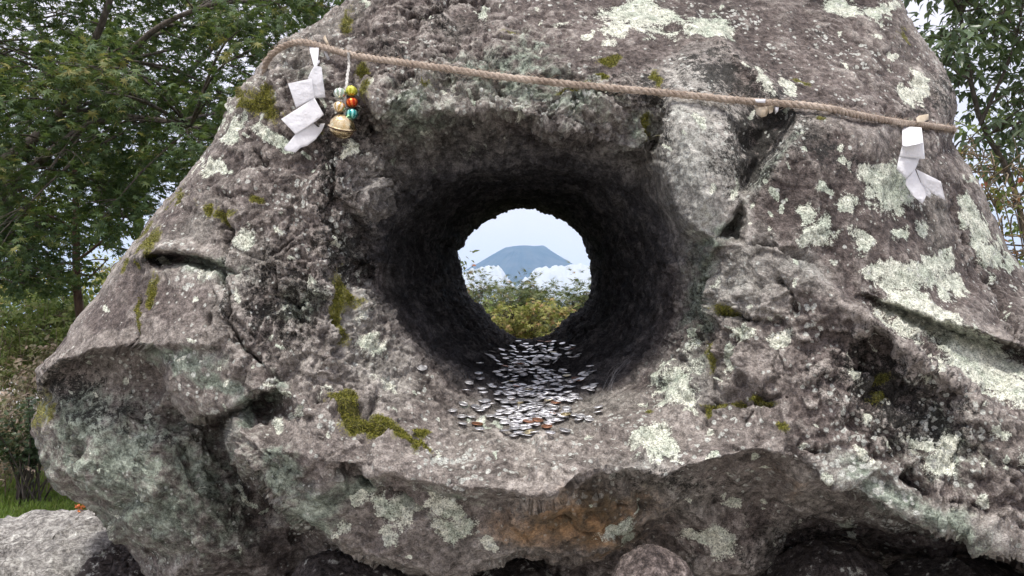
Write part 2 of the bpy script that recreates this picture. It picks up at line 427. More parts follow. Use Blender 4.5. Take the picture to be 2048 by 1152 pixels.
PTS = [(760,60,1.95),(850,30,1.97),(940,0,2.02),(880,120,1.8),(960,110,1.78),(1000,60,1.86),(1050,130,1.74),(1150,150,1.7),(1250,190,1.68),(1100,0,2.0),(1250,80,1.86),(1340,60,1.93),
 (1300,0,2.05),(1200,-100,2.3),(900,-100,2.2),(1600,20,2.15),(1750,60,2.15),(1800,150,2.05),(1870,200,2.08),(1500,-60,2.3),
 (1640,330,1.56),(1700,320,1.6),(1780,330,1.66),(1860,330,1.77),(1640,450,1.53),(1760,460,1.58),(1880,460,1.7),(1560,430,1.55),(1960,560,1.74),(1850,560,1.58),
 (1775,690,1.47),(1745,735,1.48),(1790,765,1.47),(1850,790,1.45),(1700,700,1.45),(1500,600,1.5),(1480,680,1.5),(1600,650,1.46),(1550,750,1.45),(1500,800,1.44),(1700,760,1.42),(1700,850,1.39),(1800,850,1.38),(1620,820,1.42),(1900,920,1.36),(2000,960,1.34),(1800,950,1.36),
 (1490,300,1.69),(1565,240,1.72),(1390,560,1.68),(1390,640,1.66),(1370,720,1.64),(1370,505,1.70),(2048,780,1.46),
 (900,870,1.54),(1000,885,1.51),(1080,885,1.51),(1180,870,1.53),(1250,840,1.56),(850,905,1.44),(1000,935,1.42),(1150,922,1.42),(1270,898,1.43),(1350,880,1.44),(1450,840,1.44),
 (840,760,1.66),(800,810,1.57),(760,720,1.66),(720,640,1.69),(705,575,1.72),(560,775,1.53),(640,840,1.46),(740,900,1.42),(830,930,1.385),(680,790,1.545),
 (690,300,1.74),(660,400,1.68),(640,480,1.64),(645,560,1.62),(665,640,1.6),(660,720,1.575),(640,765,1.56),(705,522,1.82),(730,540,1.86),(740,340,1.75),(755,400,1.75),(715,440,1.76),
 (580,400,1.66),(560,500,1.64),(580,600,1.6),(600,680,1.58),(540,640,1.6),(500,560,1.62),(500,460,1.66),(520,720,1.56),
 (440,600,1.6),(380,600,1.65),(300,590,1.72),(380,470,1.75),(220,650,1.75),(400,400,1.78),(500,350,1.72),(560,300,1.74),(480,280,1.82),(600,220,1.77),(560,180,1.84),(660,230,1.74),
 (300,830,1.82),(200,800,1.86),(140,790,1.88),(150,850,1.82),(250,870,1.77),(350,890,1.75),(150,950,1.8),(300,980,1.73),(400,1000,1.72),(250,1060,1.78),(400,1100,1.76),(350,1150,1.8),(500,1110,1.8),
 (700,1000,1.48),(850,1020,1.48),(800,1080,1.51),(1000,1050,1.52),(1150,1040,1.52),(1270,1000,1.54),
 (1350,1000,1.62),(1450,1000,1.66),(1550,1000,1.68),(1450,1080,1.66),(1560,1060,1.72),(1650,1060,1.78),(1750,1090,1.85),(1900,1140,1.85),(1500,1140,1.72),(1400,1140,1.72),(1640,1140,1.95),
 (700,1180,1.95),(900,1220,2.0),(1100,1180,2.0),(1300,1140,1.9),(1300,1250,2.1),(600,1200,1.95),(1000,1280,2.15),(1050,560,1.85),
 (-300,-400,2.6),(2600,-400,2.9),(2600,1500,2.2),(-300,1500,2.4),(-300,700,2.3),(2600,600,2.2)]
cv, ce, cd = [], [], []
def add_line(pts, closed=False):
    base = len(cv)
    for k, p in enumerate(pts):
        cv.append(Vector(p[:2])); cd.append(p[2])
        if k: ce.append((base + k - 1, base + k))
    if closed: ce.append((base + len(pts) - 1, base))
for L in LINES: add_line(L)
add_line(SIL, True)
add_line(MOUTH, True)
for p in PTS: cv.append(Vector(p[:2])); cd.append(p[2])
rv, re_, rf, ov, _, _ = delaunay_2d_cdt(cv, ce, [], 0, 1e-3)
rv = np.array([tuple(v) for v in rv])
cvn = np.array([tuple(v) for v in cv]); cdn = np.array(cd)
rd = np.zeros(len(rv))
for k, src in enumerate(ov):
    if src: rd[k] = np.mean(cdn[src])
    else:
        dist = np.hypot(*(cvn - rv[k]).T)
        q = np.argsort(dist)[:3]
        rd[k] = np.average(cdn[q], weights=1 / (dist[q] + 1))
# rasterise the facets into a depth map (2-pixel cells)
X0, Y0, ST = -300, -400, 2.0
GW, GH = int(2900 / ST) + 1, int(1900 / ST) + 1
DM = np.full((GH, GW), 2.4)
for f in rf:
    a, b, c = rv[f[0]], rv[f[1]], rv[f[2]]
    den = (b[1] - c[1]) * (a[0] - c[0]) + (c[0] - b[0]) * (a[1] - c[1])
    if abs(den) < 1e-9: continue
    x0 = max(0, int((min(a[0], b[0], c[0]) - X0) / ST)); x1 = min(GW - 1, int((max(a[0], b[0], c[0]) - X0) / ST) + 1)
    y0 = max(0, int((min(a[1], b[1], c[1]) - Y0) / ST)); y1 = min(GH - 1, int((max(a[1], b[1], c[1]) - Y0) / ST) + 1)
    yy, xx = np.mgrid[y0:y1 + 1, x0:x1 + 1]
    px, py = xx * ST + X0, yy * ST + Y0
    l1 = ((b[1] - c[1]) * (px - c[0]) + (c[0] - b[0]) * (py - c[1])) / den
    l2 = ((c[1] - a[1]) * (px - c[0]) + (a[0] - c[0]) * (py - c[1])) / den
    l3 = 1 - l1 - l2
    ins = (l1 > -1e-6) & (l2 > -1e-6) & (l3 > -1e-6)
    DM[y0:y1 + 1, x0:x1 + 1][ins] = (l1 * rd[f[0]] + l2 * rd[f[1]] + l3 * rd[f[2]])[ins]
def blur(A, sig):
    r = int(3 * sig) + 1
    k = np.exp(-0.5 * (np.arange(-r, r + 1) / sig) ** 2); k /= k.sum()
    B = np.pad(A, r, mode='edge')
    B = sum(k[i] * B[i:i + A.shape[0], :] for i in range(2 * r + 1))
    return sum(k[i] * B[:, i:i + A.shape[1]] for i in range(2 * r + 1))
DM = 0.92 * blur(DM, 1.0) + 0.08 * blur(DM, 6.0)
def dmap(px, py):
    u = np.clip((px - X0) / ST, 0, GW - 1.01); v = np.clip((py - Y0) / ST, 0, GH - 1.01)
    i = u.astype(int); j = v.astype(int); fu = u - i; fv = v - j
    return (DM[j, i] * (1 - fu) + DM[j, i + 1] * fu) * (1 - fv) + (DM[j + 1, i] * (1 - fu) + DM[j + 1, i + 1] * fu) * fv

def seg_dist(px, py, pts):
    best = np.full(px.shape, 1e9, np.float32)
    for (x0, y0), (x1, y1) in zip(pts[:-1], pts[1:]):
        dx, dy = x1 - x0, y1 - y0
        t = np.clip(((px - x0) * dx + (py - y0) * dy) / (dx * dx + dy * dy), 0, 1)
        best = np.minimum(best, np.hypot(px - x0 - t * dx, py - y0 - t * dy))
    return best

# polar grid round the hole: tunnel rows, face rows, back rows
NTH, NFR, NTU, NBK = 1280, 415, 135, 50
th = (np.arange(NTH) + 0.37) / NTH * 2 * math.pi
def ray_poly(poly, th):
    out = np.zeros(len(th))
    c, s = np.cos(th), np.sin(th)
    dd = np.zeros(len(th))
    n = len(poly)
    for k in range(n):
        ax, ay = poly[k][0] - CX, poly[k][1] - CY
        bx, by = poly[(k + 1) % n][0] - CX, poly[(k + 1) % n][1] - CY
        ex, ey = bx - ax, by - ay
        den = c * ey - s * ex
        with np.errstate(divide='ignore', invalid='ignore'):
            r = (ax * ey - ay * ex) / den
            t = ((c * r - ax) * ex + (s * r - ay) * ey) / (ex * ex + ey * ey)
        ok = (np.abs(den) > 1e-9) & (r > 0) & (t >= -1e-4) & (t <= 1 + 1e-4) & (r > out)
        out = np.where(ok, r, out)
        if len(poly[k]) > 2:
            dd = np.where(ok, poly[k][2] * (1 - t) + poly[(k + 1) % n][2] * t, dd)
    return out, dd
def csmooth(a, n):
    k = np.hanning(2 * n + 3)[1:-1]; k /= k.sum()
    return np.convolve(np.concatenate([a[-n:], a, a[:n]]), k, 'valid')
rS, dS = ray_poly(SIL, th)
rM, dM = ray_poly(MOUTH, th)
rB, _ = ray_poly(BACK, th)
rM = csmooth(rM, 14); dM = csmooth(dM, 14); rS = csmooth(rS, 3); dS = csmooth(dS, 8); rB = csmooth(rB, 3)
c, s = np.cos(th), np.sin(th)
thp = np.stack([c * 2.2, s * 2.2, 0 * c], -1)
rM = rM * (1 + 0.050 * perlin(thp, 1.0, 501) + 0.035 * perlin(thp, 2.6, 502) + 0.018 * perlin(thp, 7.0, 503))
rB = rB * (1 + 0.022 * perlin(thp, 4.0, 504) + 0.016 * perlin(thp, 11.0, 505))
# radius at which a ray leaves the picture (plus margin)
with np.errstate(divide='ignore'):
    rx = np.where(c > 0, (2048 - CX), (CX)) / np.maximum(np.abs(c), 1e-6)
    ry = np.where(s > 0, (1152 - CY), (CY)) / np.maximum(np.abs(s), 1e-6)
rF = np.minimum(rx, ry) + 30
tt = np.linspace(0, 1, NFR)
rows_px, rows_py, rows_d = [], [], []
S1 = 0.92
rI = csmooth(np.minimum(rF, rM + 0.94 * (rS - rM)), 6)
for t in tt:
    r = rM + (rI - rM) * (t / S1) if t <= S1 else rI + (rS - rI) * ((t - S1) / (1 - S1))
    px, py = CX + c * r, CY + s * r
    e = np.maximum(rS - r, 0)
    jp = np.stack([px / 90, py / 90, 0 * px], -1)
    jx = 5.5 * perlin(jp, 1.0, 401) + 4.5 * perlin(jp, 2.6, 402) + 3.0 * perlin(jp, 6.5, 403)
    jy = 5.5 * perlin(jp, 1.0, 404) + 5.0 * perlin(jp, 2.6, 405) + 3.5 * perlin(jp, 6.5, 406)
    jf = np.clip((r - rM) / 40, 0, 1)
    d = dmap(px + jx * jf, py + jy * jf)
    q = np.clip(1 - e / 38.0, 0, 1)
    d = d + 0.16 * (1 - np.sqrt(np.maximum(1 - q * q, 0)))
    rows_px.append(px); rows_py.append(py); rows_d.append(d)
front0 = [np.array(rows_px), np.array(rows_py), np.array(rows_d)]
# warp: bend straight facet edges a little before adding cracks
dm_edge = rows_d[0]; ds_edge = rows_d[-1]
back_px, back_py, back_d = [], [], []
for k in range(1, NBK + 1):
    u = k / (NBK + 1)
    rr_ = rB + (rS - rB) * np.cos(u * math.pi / 2) ** 0.8
    back_px.append(CX + c * rr_); back_py.append(CY + s * rr_)
    back_d.append(ds_edge + (D_BACK - ds_edge) * np.sin(u * math.pi / 2) ** 0.9)
tun_px, tun_py, tun_d = [], [], []
PB = W(CX + c * rB, CY + s * rB, np.full(NTH, D_BACK))
PM = W(rows_px[0], rows_py[0], dm_edge)
tunP = []
for k in range(NTU):
    u = k / (NTU)
    # k = 0 is the back rim
    tunP.append(PB + (PM - PB) * u)
P = np.concatenate([np.array(tunP).reshape(-1, 3),
                    W(front0[0].ravel(), front0[1].ravel(), front0[2].ravel()),
                    W(np.array(back_px).ravel(), np.array(back_py).ravel(), np.array(back_d).ravel())]).astype(np.float32)
NR = NTU + NFR + NBK
def normals(P):
    G = P.reshape(NR, NTH, 3)
    a = np.roll(G, -1, 1) - np.roll(G, 1, 1)
    b = np.roll(G, -1, 0) - np.roll(G, 1, 0)
    n = np.cross(a, b)
    n /= np.linalg.norm(n, axis=2, keepdims=True) + 1e-12
    return n.reshape(-1, 3)
def gsm(A, k=2, it=1):
    G = A.reshape(NR, NTH, -1)
    for _ in range(it):
        G = (G + np.roll(G, k, 0) + np.roll(G, -k, 0) + np.roll(G, k, 1) + np.roll(G, -k, 1)) / 5
    return G.reshape(len(A), -1)
PXY = np.stack(pix(P)[:2], -1).astype(np.float32)
row = np.repeat(np.arange(NR), NTH)
is_tun = (row < NTU)
is_front = (row >= NTU) & (row < NTU + NFR)
tun_u = np.where(is_tun, 1 - row / NTU, 0.0)                  # 0 at the mouth, 1 at the back rim
wx = PXY[:, 0] + 26 * perlin(P, 11, 91) + 12 * perlin(P, 30, 92)
wy = PXY[:, 1] + 26 * perlin(P, 11, 93) + 12 * perlin(P, 30, 94)
FM = is_front.astype(np.float32)

def blobs(lst, soft=1.0, wxx=None, wyy=None):
    """lst of (x, y, rx, ry, angle_deg[, strength]) in photo pixels -> 0..1 field (1 inside, 0.5 at the edge)"""
    x_, y_ = (wx, wy) if wxx is None else (wxx, wyy)
    f = np.zeros(len(P), np.float32)
    for b in lst:
        x, y, ra, rb, an = b[:5]
        st = b[5] if len(b) > 5 else 1.0
        ca, sa = math.cos(R(an)), math.sin(R(an))
        m = (np.abs(PXY[:, 0] - x) < 2.2 * max(ra, rb) + 45) & (np.abs(PXY[:, 1] - y) < 2.2 * max(ra, rb) + 45) & is_front
        dx, dy = x_[m] - x, y_[m] - y
        u = (dx * ca + dy * sa) / ra; v = (-dx * sa + dy * ca) / rb
        q = np.sqrt(u * u + v * v)
        f[m] = np.maximum(f[m], st * np.clip(1 - 0.5 * q ** (1.0 / soft), 0, 1) * (q < 2))
    return f
# ---- relief
craggy = 0.24 + 0.95 * blobs([(600,560,110,190,0),(900,130,220,110,0),(1830,840,200,110,35),(740,350,80,140,0),(1200,230,160,60,10),(620,200,110,90,0),(700,680,90,120,0),(1420,620,60,150,0)])
craggy *= 1 - 0.65 * blobs([(1390,330,85,150,0),(1390,330,60,120,0),(400,770,90,50,20),(240,640,190,80,-25),(1750,440,190,120,20),(1150,60,230,70,5),(220,760,140,50,0),(1130,1045,180,55,0),(1480,980,150,60,20),(380,590,80,80,0)])
craggy = np.where(is_tun, 0.55, craggy).astype(np.float32)
N0 = gsm(normals(P), 3, 3); N0 /= np.linalg.norm(N0, axis=1, keepdims=True) + 1e-9
big = fbm(P, 4.5, 3, 0.5, 3)
rid = fbm(P, 9.0, 4, 0.55, 21, ridged=True)
WP = P + 0.035 * np.stack([big, rid, -big], -1)
f1, f2, cid, tl1 = worley(WP, 8.0, 5)
fac = (cid - 0.5) * np.clip((f2 - f1) * 7, 0, 1) * 0.5 + tl1           # chipped facets, each tilted its own way
g1, g2, gid, tl2 = worley(WP, 24.0, 8)
med = fbm(P, 26, 4, 0.6, 40)
disp = 0.011 * big + craggy * (0.012 * rid + 0.030 * fac + 0.010 * med + 0.016 * tl2 + 0.008 * (gid - 0.5) * np.clip((g2 - g1) * 6, 0, 1))
tq = 5.5 * fbm(P * np.array([1.0, 1.0, 1.25], np.float32), 3.4, 4, 0.52, 301) + 2.2 * P[:, 2] - 1.1 * P[:, 0]
fr_ = tq - np.floor(tq)
terr = np.where(fr_ < 0.86, fr_ * 0.25, 0.215 + (fr_ - 0.86) / 0.14 * 0.785) - fr_
tmask = np.clip(0.35 + 1.6 * perlin(P, 3.0, 310), 0, 1)
crag2 = np.clip((craggy - 0.30) / 0.8, 0, 1)
furrow = fbm(np.stack([P[:, 0] * 34, P[:, 1] * 20, P[:, 2] * 15 + P[:, 0] * 8], -1), 1.0, 4, 0.6, 320, ridged=True)
disp = disp + 0.020 * terr * tmask * (0.45 + 0.7 * craggy) + crag2 * (0.020 * furrow + 0.012 * fbm(P, 48, 3, 0.6, 330))
lower = np.clip(1.5 * blobs([(250,950,190,140,0),(700,1030,220,80,10),(1120,1050,220,70,0),(1500,1000,220,100,10),(600,880,170,60,15),(420,770,110,70,0),(1850,1000,180,70,25),(560,700,80,80,0),(1500,700,110,110,0),(1150,930,260,40,0),(220,760,150,50,0)], 1.4), 0, 1)
disp = disp + lower * (0.017 * tl1 + 0.006 * tl2)
flatz = np.clip(1.6 * blobs([(1390,330,80,140,0),(1400,420,60,50,0)], 1.4), 0, 1)
disp = disp * (1 - 0.78 * flatz)
# tunnel: charred-bark ribs running round the wall
Pt = P.copy(); 
rib = fbm(np.stack([P[:, 0] * 9, P[:, 1] * 46 + P[:, 0] * 9, P[:, 2] * 9], -1), 1.0, 3, 0.6, 61, ridged=True)
disp = np.where(is_tun, 0.024 * big + 0.012 * rid + 0.013 * rib + 0.009 * med + 0.010 * tl1, disp)
edge = np.clip(np.minimum(tun_u, 1) * 6, 0, 1)
# cracks and grooves: (width px, depth m, polyline)
CR = [(9,0.06,[(832,44),(880,24),(945,2)]),(7,0.045,[(462,425),(450,470),(444,530),(458,590),(462,640),(480,690),(530,745)]),(6,0.04,[(500,305),(520,318),(548,320)]),
 (7,0.04,[(560,560),(580,620),(612,650)]),(12,0.05,[(585,600),(600,612)]),(6,0.04,[(680,950),(760,992),(815,1010),(850,1040),(880,1078)]),(6,0.03,[(1465,500),(1540,488),(1590,508),(1640,535)]),
 (6,0.035,[(1555,560),(1575,590),(1585,625)]),(7,0.035,[(1440,620),(1490,640),(1560,645)]),(6,0.03,[(1600,885),(1660,900),(1740,925)]),(8,0.045,[(1740,690),(1760,770),(1850,830)]),
 (8,0.04,[(1830,960),(1880,1000),(1960,1030),(2048,1060)]),(6,0.03,[(1360,840),(1400,820),(1450,800),(1560,812)]),(8,0.03,[(645,795),(700,845),(780,880),(845,915)]),
 (5,0.025,[(277,588),(282,640),(274,690)]),(5,0.02,[(420,580),(425,640),(412,690)]),(9,0.05,[(672,300),(655,380),(668,450),(680,520),(740,545)]),(6,0.03,[(1650,190),(1700,215),(1760,220),(1830,240)]),
 (5,0.02,[(1120,1042),(1180,1036),(1290,1000)]),(10,0.05,[(700,180),(720,240),(760,270)]),(8,0.04,[(960,100),(990,150),(1000,190)]),(9,0.045,[(1270,330),(1300,280),(1310,230)]),
 (6,0.025,[(330,400),(400,380),(470,390)]),(7,0.03,[(1490,840),(1520,800),(1600,790)]),(7,0.035,[(1900,420),(1950,500),(2000,600),(2048,680)])]
crk = np.zeros(len(P), np.float32)
for wd, dp, pl in CR:
    xs_ = [p[0] for p in pl]; ys_ = [p[1] for p in pl]
    m = is_front & (PXY[:, 0] > min(xs_) - 70) & (PXY[:, 0] < max(xs_) + 70) & (PXY[:, 1] > min(ys_) - 70) & (PXY[:, 1] < max(ys_) + 70)
    dd = seg_dist(wx[m] * 0.8 + PXY[m, 0] * 0.2 + 14 * med[m], wy[m] * 0.8 + PXY[m, 1] * 0.2 + 14 * rid[m], pl)
    wmod = 0.25 + 1.1 * np.clip(med[m] * 2.2 + 0.5, 0, 1)
    crk[m] = np.maximum(crk[m], dp * 1.1 * wmod * np.exp(-(dd / (wd * wmod))) - 0.006 * np.exp(-dd / 30))
disp = disp - crk
P1 = P + N0 * disp[:, None]
N1 = gsm(normals(P1), 2, 1); N1 /= np.linalg.norm(N1, axis=1, keepdims=True) + 1e-9
fine = fbm(P1, 75, 3, 0.6, 70)
k1, k2, kid, tl3 = worley(P1, 70.0, 15)
P2 = P1 + N1 * ((0.0050 * fine + 0.0042 * tl3 - 0.0035 * np.clip(0.5 - k1, 0, 1) * np.clip(perlin(P1, 9, 77) * 3 + 0.4, 0, 1)) * (0.35 + 0.75 * craggy))[:, None]
P2 = P2.astype(np.float32)
NRM = normals(P2)

# ---- where lichen, moss, algae ... grow
LICH = [(430,338,26,14,-20),(545,270,32,16,20),(470,260,14,40,35),(490,482,24,26,0),(565,290,20,18,0),(1280,40,75,30,8),(1225,70,30,16,0),(1310,20,60,20,5),(1420,55,55,22,28),(1530,160,12,34,-28),(1575,180,12,26,-30),
 (1690,18,38,16,0),(1765,15,40,14,-5),(1830,185,26,26,0),(1790,120,14,10,0),(1790,380,50,44,20),(1770,345,40,22,0),(1700,400,32,26,0),(1620,420,20,22,0),(1632,465,36,30,-20),(1720,478,26,20,30),(1795,462,20,15,0),
 (1845,452,17,13,20),(1550,400,8,12,0),(1568,418,8,10,0),(1800,555,60,30,15),(1870,530,36,36,30),(1905,580,24,30,0),(1760,545,36,20,0),(1830,610,60,26,30),(1830,640,80,30,25),(1920,705,60,40,30),(1980,740,70,45,25),(2030,770,40,40,0),
 (1950,440,20,60,-28),(1980,500,22,40,-30),(2020,530,16,20,0),(1490,675,24,18,-15),(1560,675,24,18,0),(1462,712,11,16,0),(1455,748,10,9,0),(1360,775,40,44,-40),(1330,800,30,18,-20),(1310,890,40,30,10),
 (1425,905,9,8,0),(1100,650,1,1,0),(800,1030,36,24,10),(880,1010,44,18,15),(900,1060,40,30,20),(930,1050,36,26,0),(760,1020,22,14,0),(690,1065,16,14,0),(990,1100,22,14,0),(720,1005,18,10,0),(1240,1060,34,14,-25),
 (1960,1010,20,16,0),(1880,930,30,30,30),(1905,890,20,30,0),(600,830,14,8,30),(570,850,12,16,30),(1855,880,10,34,-30),(1730,905,24,12,35),(1510,935,5,5,0),(1450,1000,20,10,0),(1440,1090,50,28,20),(1370,1075,24,20,0),(1690,1050,24,14,20),
 (1960,700,70,30,28),(1640,380,14,10,0),(1890,640,50,26,25,0.9),(700,300,14,40,0,0.75),(690,250,30,22,0,0.6),(960,20,26,10,10,0.8),(1120,40,30,12,0,0.7),(450,230,12,40,35,0.8),(395,330,10,30,35,0.7),
 (1700,745,40,24,30,0.62),(740,690,30,30,0,0.75),(770,760,30,24,30,0.75),(650,770,30,26,0,0.62),(1390,690,24,40,0,0.66),(1450,560,28,26,0,0.5),(2000,860,30,20,20,0.8),(2040,910,20,30,0,0.7)]
_rl = np.random.default_rng(222)
LICH += [(_rl.uniform(100, 2040), _rl.uniform(0, 1120), _rl.uniform(4, 11) * (1.6 if _rl.random() < .15 else 1), _rl.uniform(4, 10), _rl.uniform(0, 90), _rl.uniform(0.62, 1.0)) for _ in range(330)]
MOSS = [(520,200,26,22,0),(545,225,36,20,10),(490,205,14,10,0),(405,418,18,12,20),(455,425,26,14,10),(515,395,12,10,0),(300,480,14,30,25),(308,580,12,34,12),(300,605,10,14,0),(278,640,5,50,0),(255,530,16,10,-30),(345,400,26,10,-38),
 (675,600,12,60,-8),(690,650,12,50,-8),(700,820,50,18,35),(740,850,60,24,28),(800,885,40,14,30),(835,910,20,10,20),(850,870,22,12,0),(1525,800,40,8,12),(1440,805,40,5,-12),(1405,825,5,16,20),(1220,115,18,10,0),(1195,155,16,8,0),
 (1150,175,50,10,8,0.8),(1310,160,10,26,0,0.8),(1450,615,18,16,0),(1425,700,12,30,0,0.8),(1605,168,22,7,25),(1760,750,26,16,0,0.8),(1760,800,20,20,0,0.8),(1570,860,10,8,0),(80,830,18,34,12),(720,150,20,12,-30,0.8),
 (1300,835,22,9,0,0.8),(1395,40,1,1,0),(860,180,30,10,0,0.6),(735,190,16,30,0,0.7),(1810,75,10,20,20,0.8),(480,180,12,8,0),(640,260,20,10,0,.7),(700,40,30,16,-40,.8),(1290,250,10,40,0,.7),(1640,230,20,7,15,.8),(1020,60,30,8,20,.6)]
ALG = [(365,722,55,14,12,1.0),(460,778,55,12,25,.95),(360,715,60,18,5),(440,770,60,14,25),(250,920,170,90,0,0.85),(160,840,60,50,0),(300,1020,130,80,20,0.8),(430,980,60,120,-20,0.8),(490,830,14,40,30),(560,960,60,30,35,0.9),(640,1010,60,22,-20),(720,985,40,20,0,0.9),(620,1040,50,20,20),(1010,160,120,50,5,0.75),(1150,200,90,40,0,0.75),
 (830,230,70,60,0,0.7),(1450,450,30,20,0,0.8),(1400,600,26,110,0,0.85),(1425,480,20,14,0),(1270,270,40,40,0,0.7),(1550,330,14,70,40,0.8),(600,610,40,30,0,0.8),(1740,960,60,24,35),(1830,1020,120,18,22),(1880,1050,70,14,20),(1900,910,60,50,30,0.8),
 (420,540,70,20,10,0.8),(690,500,40,60,0,0.5),(550,790,14,40,0,0.8),(640,160,50,20,0,0.5),(1060,120,80,60,20,.6),(1870,880,70,70,0,.65),(1230,1000,120,20,-10,.5),(900,985,60,10,10,.7)]
TAN = [(850,1050,190,60,0,.5),(1080,1050,150,50,0,.5),(250,960,150,110,0,.4),(1480,950,120,40,20,.5),(1390,340,75,140,0,1.0),(1480,570,70,60,0,0.8),(1580,540,60,30,20,0.8),(1500,720,60,70,0,0.5),(900,860,120,40,0,0.6),(1100,900,220,40,0,0.8),(1350,860,120,40,0,0.7),(900,960,160,30,10,0.7),(1100,960,120,30,0,0.9),(780,760,100,70,30,0.7),(600,870,100,50,20,0.55),  # first entries lighten the lower slab and block in place of bounce light
 (1640,540,40,20,40,0.8),(470,770,50,40,20,0.6),(440,660,60,50,0,0.45),(1500,270,1,1,0),(960,200,90,30,0,0.6),(1250,330,80,60,0,.5),(800,340,60,70,0,.6),(740,690,60,80,0,.6),(1530,340,16,60,40,.7),(250,760,130,50,0,.5),(1590,950,60,30,25,.6),(560,480,100,100,0,.3),(1950,880,60,40,30,.3)]
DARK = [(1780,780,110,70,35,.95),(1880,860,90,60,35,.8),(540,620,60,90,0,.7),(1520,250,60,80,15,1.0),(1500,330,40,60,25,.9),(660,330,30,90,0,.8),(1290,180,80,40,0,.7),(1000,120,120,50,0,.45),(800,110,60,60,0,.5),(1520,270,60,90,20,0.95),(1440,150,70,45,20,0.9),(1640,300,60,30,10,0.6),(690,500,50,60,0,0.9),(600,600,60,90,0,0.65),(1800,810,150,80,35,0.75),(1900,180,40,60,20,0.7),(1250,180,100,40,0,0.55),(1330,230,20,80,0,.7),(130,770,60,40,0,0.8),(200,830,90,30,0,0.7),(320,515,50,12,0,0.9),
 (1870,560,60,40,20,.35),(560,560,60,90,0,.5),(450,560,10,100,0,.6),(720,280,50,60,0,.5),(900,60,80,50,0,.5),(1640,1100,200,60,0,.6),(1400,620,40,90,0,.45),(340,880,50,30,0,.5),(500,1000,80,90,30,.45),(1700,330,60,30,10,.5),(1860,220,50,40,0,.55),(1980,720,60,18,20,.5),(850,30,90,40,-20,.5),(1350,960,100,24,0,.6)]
RUST = [(1150,1040,150,48,-8,0.95),(1210,1060,70,40,-20,1.0),(1060,1060,80,40,10,0.8),(1540,940,70,30,28,0.45),(1590,970,50,20,20,0.5),(900,1060,100,60,0,0.25)]
SPEC = [(1800,850,260,160,30,1),(620,560,120,220,0,.9),(720,240,60,60,0,.9),(1500,880,160,60,0,.6),(620,830,140,60,25,.9),(1000,100,300,120,0,.5),(1700,450,260,180,0,.6),(740,680,80,140,0,.9),(1100,920,260,60,0,.8),(850,1040,240,70,0,.5),(1750,130,120,100,0,.5),(300,430,90,60,0,.3)]
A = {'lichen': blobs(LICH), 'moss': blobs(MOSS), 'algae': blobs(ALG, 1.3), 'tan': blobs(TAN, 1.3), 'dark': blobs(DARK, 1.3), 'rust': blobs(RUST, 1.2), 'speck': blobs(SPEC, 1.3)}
calm = blobs([(240,630,190,90,-25),(430,360,130,110,-30),(1180,60,260,80,5),(1740,430,230,150,25),(1660,110,160,110,15),(1600,660,120,110,20),(1500,760,110,70,0),(1450,860,180,50,0),(1950,560,110,130,40),(1990,900,120,70,30),(600,880,140,40,20),(390,600,90,90,0),(1800,70,80,90,0)], 1.4)
calm = np.clip(calm * 1.5, 0, 1)
A['mid'] = np.clip(0.485 + (0.72 - 0.38 * calm) * fbm(P, 20, 5, 0.68, 120) + 0.22 * big + 0.10 * perlin(P, 2.2, 130), 0, 1)
A['grey'] = np.clip((perlin(P, 4.0, 140) + 0.5 * perlin(P, 9.0, 141)) * 1.8 - 0.05 + 0.15 - 0.75 * calm, 0, 0.75)
br = np.clip(0.5 + 1.1 * fbm(P, 30, 3, 0.6, 150), 0, 1)
for k_ in ('tan', 'algae', 'dark'): A[k_] = np.clip(A[k_] * (0.5 + 1.1 * br), 0, 1)
A['lichen'] = np.minimum(A['lichen'], 0.80) + 0.36 * (br - 0.5)
A['speck'] = np.clip(0.15 + 0.50 * A['speck'] * br + 0.55 * perlin(P, 5.5, 160) + 0.4 * perlin(P, 16, 161), 0, 0.62)
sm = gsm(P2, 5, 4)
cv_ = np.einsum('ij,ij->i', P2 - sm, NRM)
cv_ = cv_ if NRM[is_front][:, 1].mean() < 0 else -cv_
edge_highlight = np.clip(cv_ * 190 - 0.12, 0, 0.75) * is_front  # ridge highlight put into the tan along convex, weathered edges
A['tan'] = np.maximum(A['tan'], edge_highlight * (0.4 + 0.8 * br))
A['pale'] = np.clip(blobs([(1385,330,62,125,0,1.15),(1400,420,55,45,0,1.1),(1360,240,34,60,0,1.0),(1480,560,55,55,0,.75),(1600,535,40,20,25,.9),(360,712,48,12,4,.9),(1535,335,12,70,40,1.0),(1830,1015,130,16,23,.8),(1740,965,60,22,35,.8),(640,1005,60,18,-22,.85),(1385,760,40,40,0,.6),(1290,930,60,14,0,.5),(470,830,14,40,25,.6),(1250,330,40,50,0,.4),(760,380,45,50,0,.45),(700,640,30,70,-10,.5),(760,740,50,40,30,.5)], 1.25) * (0.55 + 0.9 * br), 0, 1)
up = NRM[:, 2]
A['dark'] = np.maximum(A['dark'], np.clip(crk * 14, 0, 0.75))
